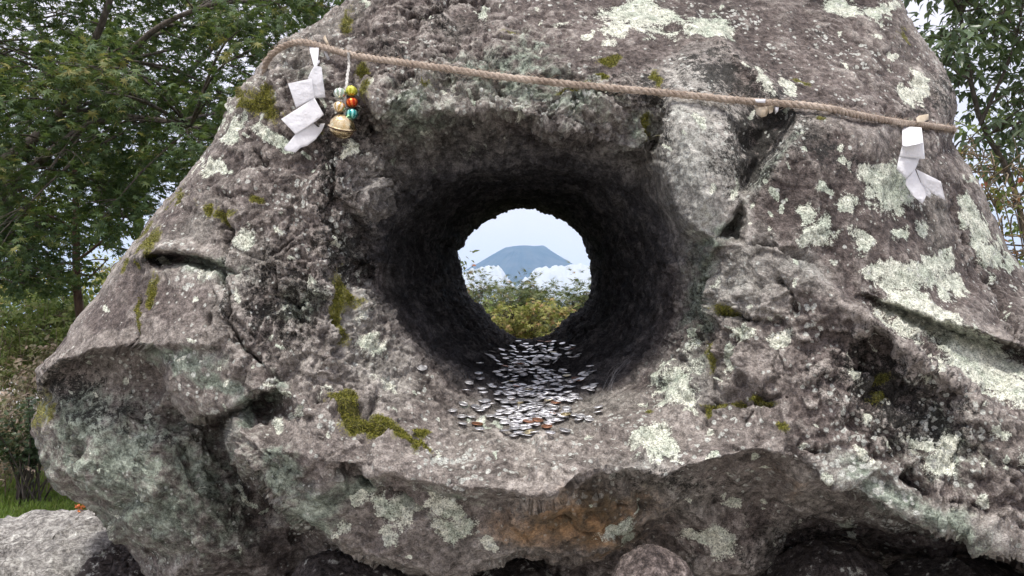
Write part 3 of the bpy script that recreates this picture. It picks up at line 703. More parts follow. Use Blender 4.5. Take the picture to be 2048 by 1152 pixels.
# charcoal-black lining; its dark tone also paints shade into the recess above the mouth
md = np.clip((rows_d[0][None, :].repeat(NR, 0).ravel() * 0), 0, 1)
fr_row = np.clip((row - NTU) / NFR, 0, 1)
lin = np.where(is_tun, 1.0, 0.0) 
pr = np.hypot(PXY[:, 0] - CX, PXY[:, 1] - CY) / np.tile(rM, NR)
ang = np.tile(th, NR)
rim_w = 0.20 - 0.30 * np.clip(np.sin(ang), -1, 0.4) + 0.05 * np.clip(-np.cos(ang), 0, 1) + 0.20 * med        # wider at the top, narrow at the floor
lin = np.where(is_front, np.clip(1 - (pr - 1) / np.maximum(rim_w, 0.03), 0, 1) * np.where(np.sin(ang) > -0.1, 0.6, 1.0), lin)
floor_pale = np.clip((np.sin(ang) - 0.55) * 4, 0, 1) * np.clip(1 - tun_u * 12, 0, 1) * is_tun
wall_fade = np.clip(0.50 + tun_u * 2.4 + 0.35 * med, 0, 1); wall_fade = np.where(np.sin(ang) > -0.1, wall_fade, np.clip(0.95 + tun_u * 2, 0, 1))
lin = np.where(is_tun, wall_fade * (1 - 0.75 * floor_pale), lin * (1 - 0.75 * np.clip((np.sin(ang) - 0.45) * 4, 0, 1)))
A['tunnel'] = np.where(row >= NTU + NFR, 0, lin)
for k in A: A[k] = np.clip(A[k], -0.3, 1)
idx = np.arange(NR * NTH).reshape(NR, NTH)
qa = idx; qb = np.roll(idx, -1, 1); qc = np.roll(np.roll(idx, -1, 0), -1, 1); qd = np.roll(idx, -1, 0)
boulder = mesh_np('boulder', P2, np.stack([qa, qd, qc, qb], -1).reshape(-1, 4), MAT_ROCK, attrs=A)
nz = normals(P2)[idx[NTU + 200, int(NTH * 0.25)]]
if NRM[is_front][:, 1].mean() > 0:
    boulder.data.flip_normals(); 
    NRM_OUT = -NRM
else:
    NRM_OUT = NRM
tag(boulder, 'huge lichen-spotted brown lava boulder pierced by a round tunnel', 'boulder')

PX2, PY2, PD2 = pix(P2)
vis = is_front | is_tun
VI = np.nonzero(vis)[0]
vx, vy = PX2[VI], PY2[VI]
def surf(px, py, tunnel=None):
    """nearest boulder vertex seen at this pixel -> position, outward normal, distance"""
    q = (vx - px) ** 2 + (vy - py) ** 2
    c_ = np.nonzero(q < 30)[0]
    if len(c_) == 0: k = VI[np.argmin(q)]
    else: k = VI[c_[np.argmin(PD2[VI[c_]] + q[c_] * 0.002)]]
    return P2[k], NRM_OUT[k], PD2[k]

# ------------------------------------------------------------------ generic builders
def tube(path, radii, sides=8, cap=True):
    path = np.asarray(path, float); n = len(path)
    radii = np.broadcast_to(np.asarray(radii, float), (n,))
    T = np.gradient(path, axis=0); T /= np.linalg.norm(T, axis=1, keepdims=True) + 1e-12
    ref = np.array([0.0, 0.0, 1.0]) if abs(T[0, 2]) < 0.9 else np.array([1.0, 0, 0])
    u = np.cross(T[0], ref); u /= np.linalg.norm(u)
    V = []
    for k in range(n):
        u = u - T[k] * np.dot(u, T[k]); u /= np.linalg.norm(u) + 1e-12
        w = np.cross(T[k], u)
        a = np.arange(sides) / sides * 2 * math.pi
        V.append(path[k] + radii[k] * (np.cos(a)[:, None] * u + np.sin(a)[:, None] * w))
    V = np.concatenate(V)
    F = []
    for k in range(n - 1):
        i = np.arange(sides); j = (i + 1) % sides
        F.append(np.stack([k * sides + i, k * sides + j, (k + 1) * sides + j, (k + 1) * sides + i], -1))
    F = np.concatenate(F)
    return V, F
def merge(parts):
    Vs, Fs, o = [], [], 0
    for V, F in parts:
        Vs.append(V); Fs.append(np.asarray(F) + o); o += len(V)
    return np.concatenate(Vs), np.concatenate(Fs)
def spline(pts, n):
    """Catmull-Rom through pts"""
    p = np.asarray(pts, float)
    p = np.vstack([2 * p[0] - p[1], p, 2 * p[-1] - p[-2]])
    t = np.linspace(0, len(pts) - 1 - 1e-6, n)
    i = t.astype(int); f = (t - i)[:, None]
    a, b, c_, d = p[i], p[i + 1], p[i + 2], p[i + 3]
    return 0.5 * (2 * b + (c_ - a) * f + (2 * a - 5 * b + 4 * c_ - d) * f ** 2 + (3 * b - a - 3 * c_ + d) * f ** 3)

def rand_rock(name, centre, size, mat, seed, flat=0.0, res=5, parent=None, rough=1.0):
    """irregular stone: subdivided sphere pushed about by noise and cut by planes"""
    n = 90 if res >= 5 else 56
    u = np.arange(2 * n) / (2 * n) * 2 * math.pi
    v = np.linspace(0.0008, math.pi - 0.0008, n)
    uu, vv = np.meshgrid(u, v)
    D = np.stack([np.sin(vv) * np.cos(uu), np.sin(vv) * np.sin(uu), np.cos(vv)], -1).reshape(-1, 3)
    r_ = np.random.default_rng(seed)
    rad = np.full(len(D), 1.0)
    for k in range(9):
        nrm = r_.normal(size=3); nrm /= np.linalg.norm(nrm)
        h = r_.uniform(0.68, 0.95)
        q = D @ nrm
        rad = np.where(q > 1e-3, np.minimum(rad, h / np.maximum(q, 1e-3)), rad)
    Q = D * rad[:, None]
    Q = Q + D * (0.10 * fbm(D + seed * 3.1, 2.2, 3, 0.5, seed) + rough * 0.045 * fbm(D + seed, 7, 4, 0.6, seed + 5) + rough * 0.03 * worley(D + seed, 9, seed)[3])[:, None]
    V = Q * np.asarray(size)
    idx = np.arange(n * 2 * n).reshape(n, 2 * n)
    a = idx[:-1]; b = np.roll(a, -1, 1); c2 = np.roll(idx[1:], -1, 1); d2 = idx[1:]
    F = np.stack([a, d2, c2, b], -1).reshape(-1, 4)
    o = mesh_np(name, V, F, mat, parent)
    o.location = centre
    return o

# ------------------------------------------------------------------ stones that carry and flank the boulder
st = rand_rock('stone', W(60, 1262, 2.55), (0.50, 0.42, 0.40), MAT_GREY, 4, rough=1.3)
st.rotation_euler = (0.1, 0.18, 0.4)
st.scale = (1, 1, 1.0)
tag(st, 'pale grey pitted rock in the lower left corner beside the boulder', 'rock')
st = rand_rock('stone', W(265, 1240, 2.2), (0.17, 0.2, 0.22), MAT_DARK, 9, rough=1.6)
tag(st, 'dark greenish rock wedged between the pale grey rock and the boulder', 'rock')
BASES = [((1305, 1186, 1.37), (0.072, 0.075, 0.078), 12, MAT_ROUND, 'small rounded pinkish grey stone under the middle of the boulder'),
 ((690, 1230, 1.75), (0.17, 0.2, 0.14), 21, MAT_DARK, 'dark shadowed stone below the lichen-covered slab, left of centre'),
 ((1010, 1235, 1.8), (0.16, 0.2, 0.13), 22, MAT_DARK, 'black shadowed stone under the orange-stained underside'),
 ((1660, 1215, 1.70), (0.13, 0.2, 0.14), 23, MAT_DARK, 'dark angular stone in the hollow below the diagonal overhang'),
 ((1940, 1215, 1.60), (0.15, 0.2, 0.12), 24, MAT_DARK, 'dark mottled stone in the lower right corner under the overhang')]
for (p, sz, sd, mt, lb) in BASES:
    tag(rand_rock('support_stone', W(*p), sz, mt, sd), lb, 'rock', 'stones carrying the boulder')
# foundation stones below the picture carry the load down to the ground
for k, (x, y, sx) in enumerate([(-0.75, 1.95, 0.5), (0.0, 2.15, 0.55), (0.75, 2.0, 0.5)]):
    o = rand_rock('foundation_stone', (x, y, 0.28), (sx, 0.5, 0.52), MAT_DARK, 40 + k)
    tag(o, ['dark foundation stone below the left part of the boulder', 'dark foundation stone below the middle of the boulder', 'dark foundation stone below the right part of the boulder'][k], 'rock', 'stones carrying the boulder')

# ------------------------------------------------------------------ straw rope
def rope_material():
    m = NT('aged_straw_rope')
    n1 = m.noise(22, 5, 0.7); n2 = m.noise(420, 3, 0.7)
    col = m.ramp(m.math('ADD', m.math('MULTIPLY', n1, 0.5), m.math('MULTIPLY', n2, 0.5)), [(0.33, (0.14, 0.105, 0.08)), (0.48, (0.38, 0.305, 0.245)), (0.66, (0.68, 0.59, 0.50))])
    return m.done(m.bsdf(col, 0.9, spec=0.15, normal=m.bump(n2, 0.0025)))
MAT_ROPE = rope_material()
RP = [(528,134),(540,112),(562,95),(590,84),(620,86),(660,98),(720,113),(800,124),(900,138),(1000,153),(1100,164),(1200,174),(1300,183),(1400,193),(1500,203),(1560,207),(1640,214),(1720,231),(1800,245),(1860,252),(1908,259)]
rp = spline(RP, 240)
rd_ = np.array([surf(x, y)[2] for x, y in rp])
# taut: lower hull of the distance profile
t_ = np.concatenate([[0], np.cumsum(np.hypot(*np.diff(rp, axis=0).T))])
z_ = rd_ - 0.011
hull = [0]
for k in range(1, len(t_)):
    while len(hull) >= 2:
        a, b = hull[-2], hull[-1]
        if (z_[b] - z_[a]) * (t_[k] - t_[a]) >= (z_[k] - z_[a]) * (t_[b] - t_[a]): hull.pop()
        else: break
    hull.append(k)
zt = np.interp(t_, t_[hull], z_[hull])
ROPE_D = lambda x: float(np.interp(x, rp[12:, 0], zt[12:]))
ROPE_Y = lambda x: float(np.interp(x, rp[12:, 0], rp[12:, 1]))
axis = W(rp[:, 0], rp[:, 1], zt)
# run both ends round the back of the rock
axis = np.vstack([[axis[0] + (-0.01, 0.16, -0.10)], [axis[0] + (-0.012, 0.07, -0.045)], axis, [axis[-1] + (0.012, 0.05, -0.006)], [axis[-1] + (0.008, 0.16, -0.02)]])
seg = np.concatenate([[0], np.cumsum(np.linalg.norm(np.diff(axis, axis=0), axis=1))])
NRP = int(seg[-1] / 0.0032)
ax2 = np.stack([np.interp(np.linspace(0, seg[-1], NRP), seg, axis[:, i]) for i in range(3)], -1)
kk = np.hanning(21); kk /= kk.sum()
for i in range(3): ax2[10:-10, i] = np.convolve(ax2[:, i], kk, 'valid')
T = np.gradient(ax2, axis=0); T /= np.linalg.norm(T, axis=1, keepdims=True)
U = np.cross(T, np.array([0, 0, 1.0])); U /= np.linalg.norm(U, axis=1, keepdims=True)
B3 = np.cross(T, U)
rope = empty('straw_rope', tuple(ax2[NRP // 2]))
tag(rope, 'twisted straw rope stretched across the upper face of the boulder', 'rope')
off = np.array(ax2[NRP // 2])
sl = np.linspace(0, seg[-1], NRP)
for k in range(3):
    ph = sl / 0.040 * 2 * math.pi + k * 2 * math.pi / 3 + 0.5 * perlin(np.stack([sl * 9, sl * 0, sl * 0], -1), 1.0, k)
    rr = 0.0041 * (1 + 0.26 * perlin(np.stack([sl * 60, sl * 0 + k, sl * 0], -1), 1.0, 9))
    pth = ax2 + 0.0037 * (np.cos(ph)[:, None] * U + np.sin(ph)[:, None] * B3) - off
    V, F = tube(pth, rr, 9)
    mesh_np('strand', V, F, MAT_ROPE, rope)
fz = []
r2 = np.random.default_rng(5)
for k in range(1500):
    i = r2.integers(5, NRP - 6)
    a = r2.uniform(0, 6.28); dr = math.cos(a) * U[i] + math.sin(a) * B3[i]
    p0 = ax2[i] + dr * 0.008 - off
    p1 = p0 + dr * r2.uniform(0.002, 0.008) + T[i] * r2.uniform(-0.018, 0.018)
    fz.append(tube([p0, (p0 + p1) / 2 + dr * 0.001, p1], [0.0005, 0.0004, 0.0002], 3))
V, F = merge(fz)
setting(mesh_np('fibre', V, F, MAT_ROPE, rope), 'stuff')

# ------------------------------------------------------------------ folded paper streamers
def paper_material():
    m = NT('white_paper')
    n = m.noise(60, 4, 0.6)
    d = m.n('ShaderNodeBsdfDiffuse'); m.set(d, 'Color', m.ramp(n, [(0.3, (0.80, 0.80, 0.83)), (0.7, (0.90, 0.90, 0.93))]))
    m.set(d, 'Normal', m.bump(n, 0.004))
    tr = m.n('ShaderNodeBsdfTranslucent'); m.set(tr, 'Color', (0.8, 0.8, 0.8, 1))
    mx = m.n('ShaderNodeMixShader'); m.set(mx, '0', 0.22); m.set(mx, '1', d.outputs[0]); m.set(mx, '2', tr.outputs[0])
    return m.done(mx.outputs[0])
MAT_PAPER = paper_material()
def tan_paper():
    m = NT('yellowed_paper')
    return m.done(m.bsdf(m.ramp(m.noise(80, 4, 0.6), [(0.3, (0.42, 0.34, 0.24)), (0.7, (0.66, 0.58, 0.46))]), 0.8))
MAT_PAPER_TAN = tan_paper()
def sheet(name, poly, parent, origin, mat, thick=0.0007, curl=0.0, seed=0):
    """poly of (px, py, d): a thin, slightly curled sheet with real thickness"""
    pts = [tuple(W(*p)) for p in poly]
    P3 = np.array(pts)
    cc = P3.mean(0)
    v2 = [Vector((p[0], p[1])) for p in poly]
    # fill with a fine lattice so that it can curl
    xs_ = [p[0] for p in poly]; ys_ = [p[1] for p in poly]
    pts2 = list(v2); ed = [(k, (k + 1) % len(v2)) for k in range(len(v2))]
    for gx_ in np.arange(min(xs_) + 3, max(xs_), 6):
        for gy_ in np.arange(min(ys_) + 3, max(ys_), 6):
            pts2.append(Vector((gx_, gy_)))
    rv_, _, rf_, ov_, _, _ = delaunay_2d_cdt(pts2, ed, [list(range(len(v2)))], 1, 1e-4)
    A_ = np.c_[np.array([p[:2] for p in poly]), np.ones(len(poly))]
    co, *_ = np.linalg.lstsq(A_, np.array([p[2] for p in poly]), rcond=None)
    q = np.array([tuple(v) for v in rv_])
    d_ = q @ co[:2] + co[2]
    w, h = max(xs_) - min(xs_), max(ys_) - min(ys_)
    un = (q[:, 0] - np.mean(xs_)) / max(w, 1); vn = (q[:, 1] - np.mean(ys_)) / max(h, 1)
    d_ = d_ + curl * (un * un * 1.5 + 0.5 * vn * vn) + 0.0022 * perlin(np.c_[q / 22.0, np.full(len(q), seed * 1.7)], 1.0, seed)
    Vf = W(q[:, 0], q[:, 1], d_) - origin
    Vb = W(q[:, 0], q[:, 1], d_ + thick) - origin
    n = len(q)
    F3 = [tuple(f) for f in rf_] + [tuple(i + n for i in reversed(f)) for f in rf_]
    from collections import Counter
    cnt = Counter(); dirc = {}
    for f in rf_:
        for a, b in zip(f, list(f[1:]) + [f[0]]):
            cnt[frozenset((a, b))] += 1; dirc[frozenset((a, b))] = (a, b)
    F4 = [(b, a, a + n, b + n) for e, (a, b) in dirc.items() if cnt[e] == 1]
    tri = np.array([f for f in F3 if len(f) == 3]); 
    return mesh_np(name, np.vstack([Vf, Vb]), [tri, np.array(F4)], mat, parent, smooth=True)

dl = min([surf(x_, y_)[2] - 0.002 for x_ in (570, 600, 630, 650) for y_ in (140, 180, 220, 260, 300)])
dl0 = ROPE_D(628)
o0 = np.array(W(628, ROPE_Y(628), dl0))
sh = empty('paper_streamer', tuple(o0))
tag(sh, 'white zigzag paper streamer hanging at the left end of the rope beside the bell', 'paper streamer', 'paper streamers on the rope')
sheet('paper_strip', [(618,90,dl0-.012),(638,88,dl0-.013),(637,108,dl0-.012),(634,134,dl),(629,137,dl),(624,118,dl0-.010),(620,104,dl0-.012)], sh, o0, MAT_PAPER, curl=0.006, seed=1)
sheet('paper_strip', [(630,129,dl+.004),(635,124,dl+.004),(638,119,dl),(640,124,dl),(634,132,dl-.002),(643,134,dl-.006),(647,165,dl-.004),(651,195,dl+.002),(627,197,dl),(622,175,dl),(616,156,dl-.002),(622,142,dl)], sh, o0, MAT_PAPER, curl=0.012, seed=2)
sheet('paper_strip', [(576,167,dl-.016),(623,157,dl-.006),(626,178,dl-.006),(632,195,dl-.006),(592,216,dl-.014)], sh, o0, MAT_PAPER, curl=0.008, seed=3)
sheet('paper_strip', [(562,238,dl-.026),(629,196,dl-.010),(648,229,dl-.012),(634,241,dl-.014),(591,269,dl-.024)], sh, o0, MAT_PAPER, curl=0.008, seed=4)
sheet('paper_strip', [(591,268,dl-.022),(622,245,dl-.012),(634,247,dl-.008),(650,247,dl-.002),(644,262,dl-.004),(630,280,dl-.010),(614,292,dl-.016),(602,295,dl-.02),(591,305,dl-.028),(570,301,dl-.03),(568,296,dl-.03)], sh, o0, MAT_PAPER, curl=0.014, seed=5)
sheet('paper_tab', [(643,94,dl0-.012),(648,92,dl0-.012),(660,118,dl0-.010),(655,121,dl0-.010)], sh, o0, MAT_PAPER, curl=0.01, seed=6)
sheet('paper_tab', [(646,76,dl0+.0),(650,70,dl0+.0),(660,92,dl0-.004),(655,94,dl0-.004)], sh, o0, MAT_PAPER_TAN, curl=0.01, seed=7)

dr0 = ROPE_D(1825); dr = min([dr0] + [surf(x_, y_)[2] - 0.016 for x_ in (1795, 1815, 1840, 1865, 1888) for y_ in (300, 330, 360, 400)])
dr1 = dr
o0 = np.array(W(1825, ROPE_Y(1825), dr0))
sh = empty('paper_streamer', tuple(o0))
tag(sh, 'white zigzag paper streamer hanging at the right end of the rope', 'paper streamer', 'paper streamers on the rope')
sheet('paper_strip', [(1804,252,dr0-.013),(1843,255,dr0-.013),(1845,270,dr1-.012),(1847,286,dr1-.016),(1812,293,dr1-.018),(1804,290,dr1-.018)], sh, o0, MAT_PAPER, curl=0.004, seed=11)
sheet('paper_strip', [(1805,289,dr1-.013),(1847,284,dr1-.012),(1850,318,dr1-.012),(1839,317,dr1-.012),(1798,314,dr1-.010)], sh, o0, MAT_PAPER, curl=0.006, seed=12)
sheet('paper_strip', [(1798,314,dr1-.008),(1839,317,dr1-.002),(1835,328,dr1-.002),(1830,340,dr1-.006),(1812,357,dr1-.010),(1793,338,dr1-.014)], sh, o0, MAT_PAPER, curl=0.016, seed=13)
sheet('paper_strip', [(1830,339,dr1-.010),(1812,357,dr1-.012),(1811,369,dr1-.014),(1824,390,dr1-.016),(1845,408,dr1-.016),(1853,391,dr1-.012),(1862,397,dr1-.010),(1862,386,dr1-.008),(1854,374,dr1-.006),(1841,365,dr1-.006)], sh, o0, MAT_PAPER, curl=0.016, seed=14)
sheet('paper_strip', [(1832,338,dr1-.014),(1858,351,dr1-.018),(1882,363,dr1-.020),(1891,401,dr1-.018),(1878,394,dr1-.016),(1864,386,dr1-.014),(1843,367,dr1-.012)], sh, o0, MAT_PAPER, curl=0.010, seed=15)
sheet('paper_tab', [(1832,236,dr0-.004),(1838,231,dr0+.002),(1857,228,dr0+.004),(1857,239,dr0+.004),(1846,244,dr0-.006),(1834,246,dr0-.010)], sh, o0, MAT_PAPER_TAN, curl=0.01, seed=16)

dm_ = ROPE_D(1523)
o0 = np.array(W(1523, ROPE_Y(1523), dm_))
sh = empty('paper_remnant', tuple(o0))
tag(sh, 'torn curled remnant of paper knotted round the middle right of the rope', 'paper scrap')
sheet('paper_curl', [(1509,212,dm_-.008),(1536,212,dm_-.010),(1537,224,dm_-.012),(1533,232,dm_-.010),(1523,235,dm_-.006),(1513,228,dm_-.004)], sh, o0, MAT_PAPER_TAN, curl=0.03, seed=21)
sheet('paper_curl', [(1536,212,dm_-.006),(1548,212,dm_-.006),(1546,224,dm_-.004),(1538,228,dm_-.004)], sh, o0, MAT_PAPER_TAN, curl=-0.02, seed=22)
sheet('paper_curl', [(1549,213,dm_-.008),(1558,214,dm_-.010),(1556,223,dm_-.010),(1550,229,dm_-.008)], sh, o0, MAT_PAPER, curl=0.02, seed=23)
sheet('paper_band', [(1510,198,dm_-.0115),(1531,198,dm_-.0115),(1531,206,dm_-.013),(1512,205,dm_-.013)], sh, o0, MAT_PAPER, curl=0.004, seed=24)

# ------------------------------------------------------------------ bell with beads
def shiny(name, c0, c1, rough=0.22, metal=0.75, stripe=0.35):
    m = NT(name)
    n = m.noise(140, 4, 0.6)
    sx = m.n('ShaderNodeSeparateXYZ', Vector=m.tc.outputs['Generated'])
    st_ = m.math('SINE', m.math('MULTIPLY', m.math('ARCTAN2', m.math('SUBTRACT', sx.outputs['Y'], 0.5), m.math('SUBTRACT', sx.outputs['X'], 0.5)), 8.0))
    f = m.math('ADD', m.math('MULTIPLY', st_, stripe), n)
    return m.done(m.bsdf(m.ramp(f, [(0.3, c0), (0.75, c1)]), m.step(n, 0.35, 0.7, rough, rough + 0.2), metal, 0.5, normal=m.bump(n, 0.0004, 0.5)))
BEADM = [shiny('bead_silver_green', (0.35, 0.45, 0.33), (0.85, 0.88, 0.82)), shiny('bead_yellow_green', (0.42, 0.40, 0.03), (0.78, 0.80, 0.15)),
         shiny('bead_pale_gold', (0.55, 0.36, 0.12), (0.92, 0.82, 0.66)), shiny('bead_orange_red', (0.45, 0.03, 0.01), (0.85, 0.22, 0.05)), shiny('bead_teal', (0.02, 0.24, 0.22), (0.35, 0.78, 0.72))]
MAT_BELL = shiny('bell_brass', (0.62, 0.45, 0.22), (0.86, 0.76, 0.54), 0.14, 1.0, 0.0)
MAT_SLIT = shiny('bell_slit_dark', (0.06, 0.03, 0.02), (0.10, 0.05, 0.03), 0.6, 0.2)
MAT_COPPER_D = shiny('bell_hole_copper', (0.30, 0.10, 0.05), (0.42, 0.17, 0.09), 0.4, 0.6)
MAT_CORD = NT('pale_cord'); MAT_CORD = MAT_CORD.done(MAT_CORD.bsdf(MAT_CORD.ramp(MAT_CORD.noise(300, 3), [(0.3, (0.30, 0.29, 0.27)), (0.7, (0.62, 0.61, 0.58))]), 0.85))
def lathe(prof, n=28, lobes=0, amp=0.0):
    a = np.arange(n) / n * 2 * math.pi
    V = []
    for r_, z in prof:
        rr = r_ * (1 + amp * np.cos(lobes * a)) if lobes else r_ * np.ones(n)
        V.append(np.stack([rr * np.cos(a), rr * np.sin(a), np.full(n, z)], -1))
    V = np.concatenate(V); F = []
    for k in range(len(prof) - 1):
        i = np.arange(n); j = (i + 1) % n
        F.append(np.stack([k * n + i, k * n + j, (k + 1) * n + j, (k + 1) * n + i], -1))
    return V, np.concatenate(F)
db = min(surf(690, 230)[2], surf(684, 262)[2], surf(700, 200)[2]) - 0.034
dbr = ROPE_D(697)
o0 = np.array(W(697, ROPE_Y(697), dbr))
orn = empty('bell_ornament', tuple(o0))
tag(orn, 'round brass bell with five shiny coloured beads hanging from the rope', 'bell')
cpath = spline([W(697, ROPE_Y(697) - 3, dbr - .013), W(698, 130, dbr - .014), W(695, 150, (dbr + db) / 2 - .012), W(693, 172, db), W(690, 200, db), W(690, 232, db)], 70)
tcum = np.linspace(0, 1, 70)
for k in range(2):
    ph = tcum * 40 + k * math.pi
    V, F = tube(cpath - o0 + 0.0016 * np.stack([np.cos(ph), np.sin(ph) * 0.6, np.zeros(70)], -1), 0.0022, 6)
    mesh_np('cord', V, F, MAT_CORD, orn)
prof = [(math.sin(a) * 1.0 + 1e-4, -math.cos(a) * 0.86) for a in np.linspace(0.0, math.pi, 15)]
BD = [(680,187,12.5,0.0),(703,182,12,0.004),(679,214,12.5,-0.004),(704,205,12,0.006),(704,228,12,0.003)]
for k, (x, y, rpx, dd) in enumerate(BD):
    V, F = lathe(prof, 24, 8, 0.045)
    rr = rpx / FPX * db
    b = mesh_np('bead', V * rr, F, BEADM[k], orn)
    b.location = Vector(W(x, y, db + dd - 0.004)) - Vector(o0)
    b.rotation_euler = (0.25 * (k % 3 - 1), 0.2 * (k % 2), k)
    b['label'] = ['silver green glass-like bead', 'yellow green bead', 'pale gold bead', 'orange red bead', 'teal bead'][k]
rb = 25.5 / FPX * db
bp = [(1e-4, -0.93)] + [(math.sin(a), -math.cos(a) * 0.93) for a in np.linspace(0.12, 1.38, 12)] + [(1.0, -0.16), (1.09, -0.13), (1.11, -0.06), (1.09, 0.0), (1.0, 0.03)] + [(math.sin(a), -math.cos(a) * 0.93) for a in np.linspace(1.62, 3.05, 12)] + [(1e-4, 0.93)]
V, F = lathe(bp, 40)
bell = mesh_np('bell', V * rb, F, MAT_BELL, orn)
bell.location = Vector(W(684, 253, db - 0.008)) - Vector(o0)
bell.rotation_euler = (R(28), R(14), 0)
# slit: a dark recessed bar across the lower half with a round hole at each end
sv = []
for a in np.linspace(-1.25, 1.25, 18):
    sv.append((math.sin(a) * 0.965 * rb, -0.10 * rb, -math.cos(a) * 0.90 * rb))
V, F = tube(sv, 0.075 * rb, 8)
V[:, 1] += 0.0
mesh_np('slit', V, F, MAT_SLIT, bell)
hv, hf = lathe([(1e-4, 0.0), (0.17, 0.0), (0.20, 0.04), (0.20, 0.12)], 16)
h = mesh_np('slit_hole', hv * rb, hf, MAT_COPPER_D, bell)
h.location = (0.0, -0.62 * rb, -0.70 * rb); h.rotation_euler = (R(-40), 0, 0)
ring = [(1.115, -0.12), (1.135, -0.08), (1.115, -0.04)]
V, F = lathe(ring, 40); mesh_np('rim_groove', V * rb, F, MAT_SLIT, bell)

# ------------------------------------------------------------------ coins in the tunnel
def coin_mesh(name, r_, th_, hole, mat):
    z = th_ / 2
    if hole:
        prof = [(hole, -z), (r_ * .97, -z), (r_, -z * .6), (r_, z * .6), (r_ * .97, z), (r_ * .86, z), (r_ * .84, z * .7), (hole * 1.35, z * .7), (hole * 1.25, z), (hole, z), (hole, -z)]
    else:
        prof = [(1e-5, -z), (r_ * .97, -z), (r_, -z * .6), (r_, z * .6), (r_ * .97, z), (r_ * .88, z), (r_ * .86, z * .7), (r_ * .5, z * .7), (r_ * .42, z * .95), (1e-5, z * .95)]
    V, F = lathe(prof, 22)
    me = mesh_np(name, V, F, mat).data
    bpy.data.objects.remove(bpy.data.objects[name])
    return me
def coin_mat(name, c0, c1, rough):
    m = NT(name)
    n = m.noise(220, 5, 0.65); oi = m.n('ShaderNodeObjectInfo').outputs['Random']
    col = m.ramp(m.math('ADD', m.math('MULTIPLY', n, 0.5), m.math('MULTIPLY', oi, 0.5)), [(0.2, c0), (0.7, c1)])
    return m.done(m.bsdf(col, m.math('ADD', m.math('MULTIPLY', n, 0.25), rough - 0.1), 0.9, 0.5, normal=m.bump(n, 0.001)))
CO = {'alu': coin_mesh('coin_a', 0.0100, 0.0016, 0, coin_mat('coin_aluminium', (0.86, 0.86, 0.88), (0.98, 0.98, 1.0), 0.34)),
      'nickel': coin_mesh('coin_b', 0.0113, 0.0018, 0, coin_mat('coin_nickel', (0.38, 0.38, 0.39), (0.68, 0.68, 0.70), 0.34)),
      'holed': coin_mesh('coin_c', 0.0110, 0.0016, 0.0022, coin_mat('coin_brass', (0.48, 0.40, 0.22), (0.75, 0.68, 0.48), 0.38)),
      'copper': coin_mesh('coin_d', 0.0118, 0.0016, 0, coin_mat('coin_copper', (0.24, 0.10, 0.05), (0.50, 0.26, 0.16), 0.42))}
rc = np.random.default_rng(77)
coins = []
tries = 0
while len(coins) < 285 and tries < 16000:
    tries += 1
    y = rc.uniform(681, 872)
    f = (y - 680) / 190
    half = np.interp(f, [0, .15, .4, .75, .9, 1], [70, 85, 115, 125, 118, 60])
    cxm = np.interp(f, [0, .3, .7, 1], [1075, 1068, 1062, 1050])
    x = cxm + np.clip(rc.normal(0, 0.5), -1.1, 1.1) * half
    wdt = np.interp(f, [0, 1], [0.35, 1.0])
    if f > 0.88 and rc.random() < 0.55: continue
    if f < 0.5 and rc.random() < 0.35: continue
    if perlin(np.array([[x / 26.0, y / 13.0, 0.3]]), 1.0, 88)[0] < -0.10 and rc.random() < 0.75: continue
    mn = 2.5 + 3.5 * f
    if any((x - q[0]) ** 2 + ((y - q[1]) * 2.2) ** 2 < mn * mn for q in coins): continue
    coins.append((x, y))
fixed = [(848,734,'nickel','lone coin stuck on the sloping stone left of the tunnel mouth'),(1142,697,'copper','reddish coin near the back right of the tunnel floor'),
         (955,851,'copper','dark copper coin at the front left edge of the coins'),(1076,844,'copper','orange copper coin among silver ones at the front of the tunnel'),
         (1030,862,'nickel','large silver coin lowest at the front of the coin scatter'),(1030,875,'alu','silver coin at the very front edge below all other coins'),(1128,866,'nickel','blue-grey coin alone at the front right of the coin scatter'),(1095,858,'copper','brown coin in the front row of the coin scatter'),
         (905,825,'alu','silver coin leaning at the far left of the coin scatter'),(1185,775,'alu','right one of two silver coins overlapping on the right wall'),(1172,779,'alu','left one of two silver coins overlapping on the right wall')]
for q in fixed:
    coins = [k for k in coins if (k[0] - q[0]) ** 2 + ((k[1] - q[1]) * 1.6) ** 2 > 90]
def put_coin(x, y, kind, label, group):
    p, n, d = surf(x, y)
    o = bpy.data.objects.new('coin', CO[kind])
    link(o)
    nn = Vector(n)
    base = Vector((0, -0.12, 1.0)) if y > 760 else Vector((0, -0.14, 1.0))
    nn = (nn * 0.2 + base * 0.8 + Vector(tuple(rc.normal(0, 0.07, 3)))).normalized()
    if abs(x - 1050) > 110 or y < 730: nn = (Vector(n) * 0.45 + base * 0.6 + Vector(tuple(rc.normal(0, 0.07, 3)))).normalized()
    o.location = Vector(p) + nn * (0.0028 + rc.uniform(0, 0.0035))
    o.rotation_euler = (nn.to_track_quat('Z', 'Y') @ Matrix.Rotation(rc.uniform(0, 6.28), 3, 'Z').to_quaternion()).to_euler()
    tag(o, label, 'coin', group)
ZK = {'alu': 'silver-white coin', 'nickel': 'dull grey coin', 'holed': 'yellowish holed coin', 'copper': 'brown copper coin'}
def zone(x, y):
    a = 'front' if y > 825 else ('middle' if y > 755 else 'back')
    b = 'left' if x < 1020 else ('centre' if x < 1100 else 'right')
    return f'{a} {b}'
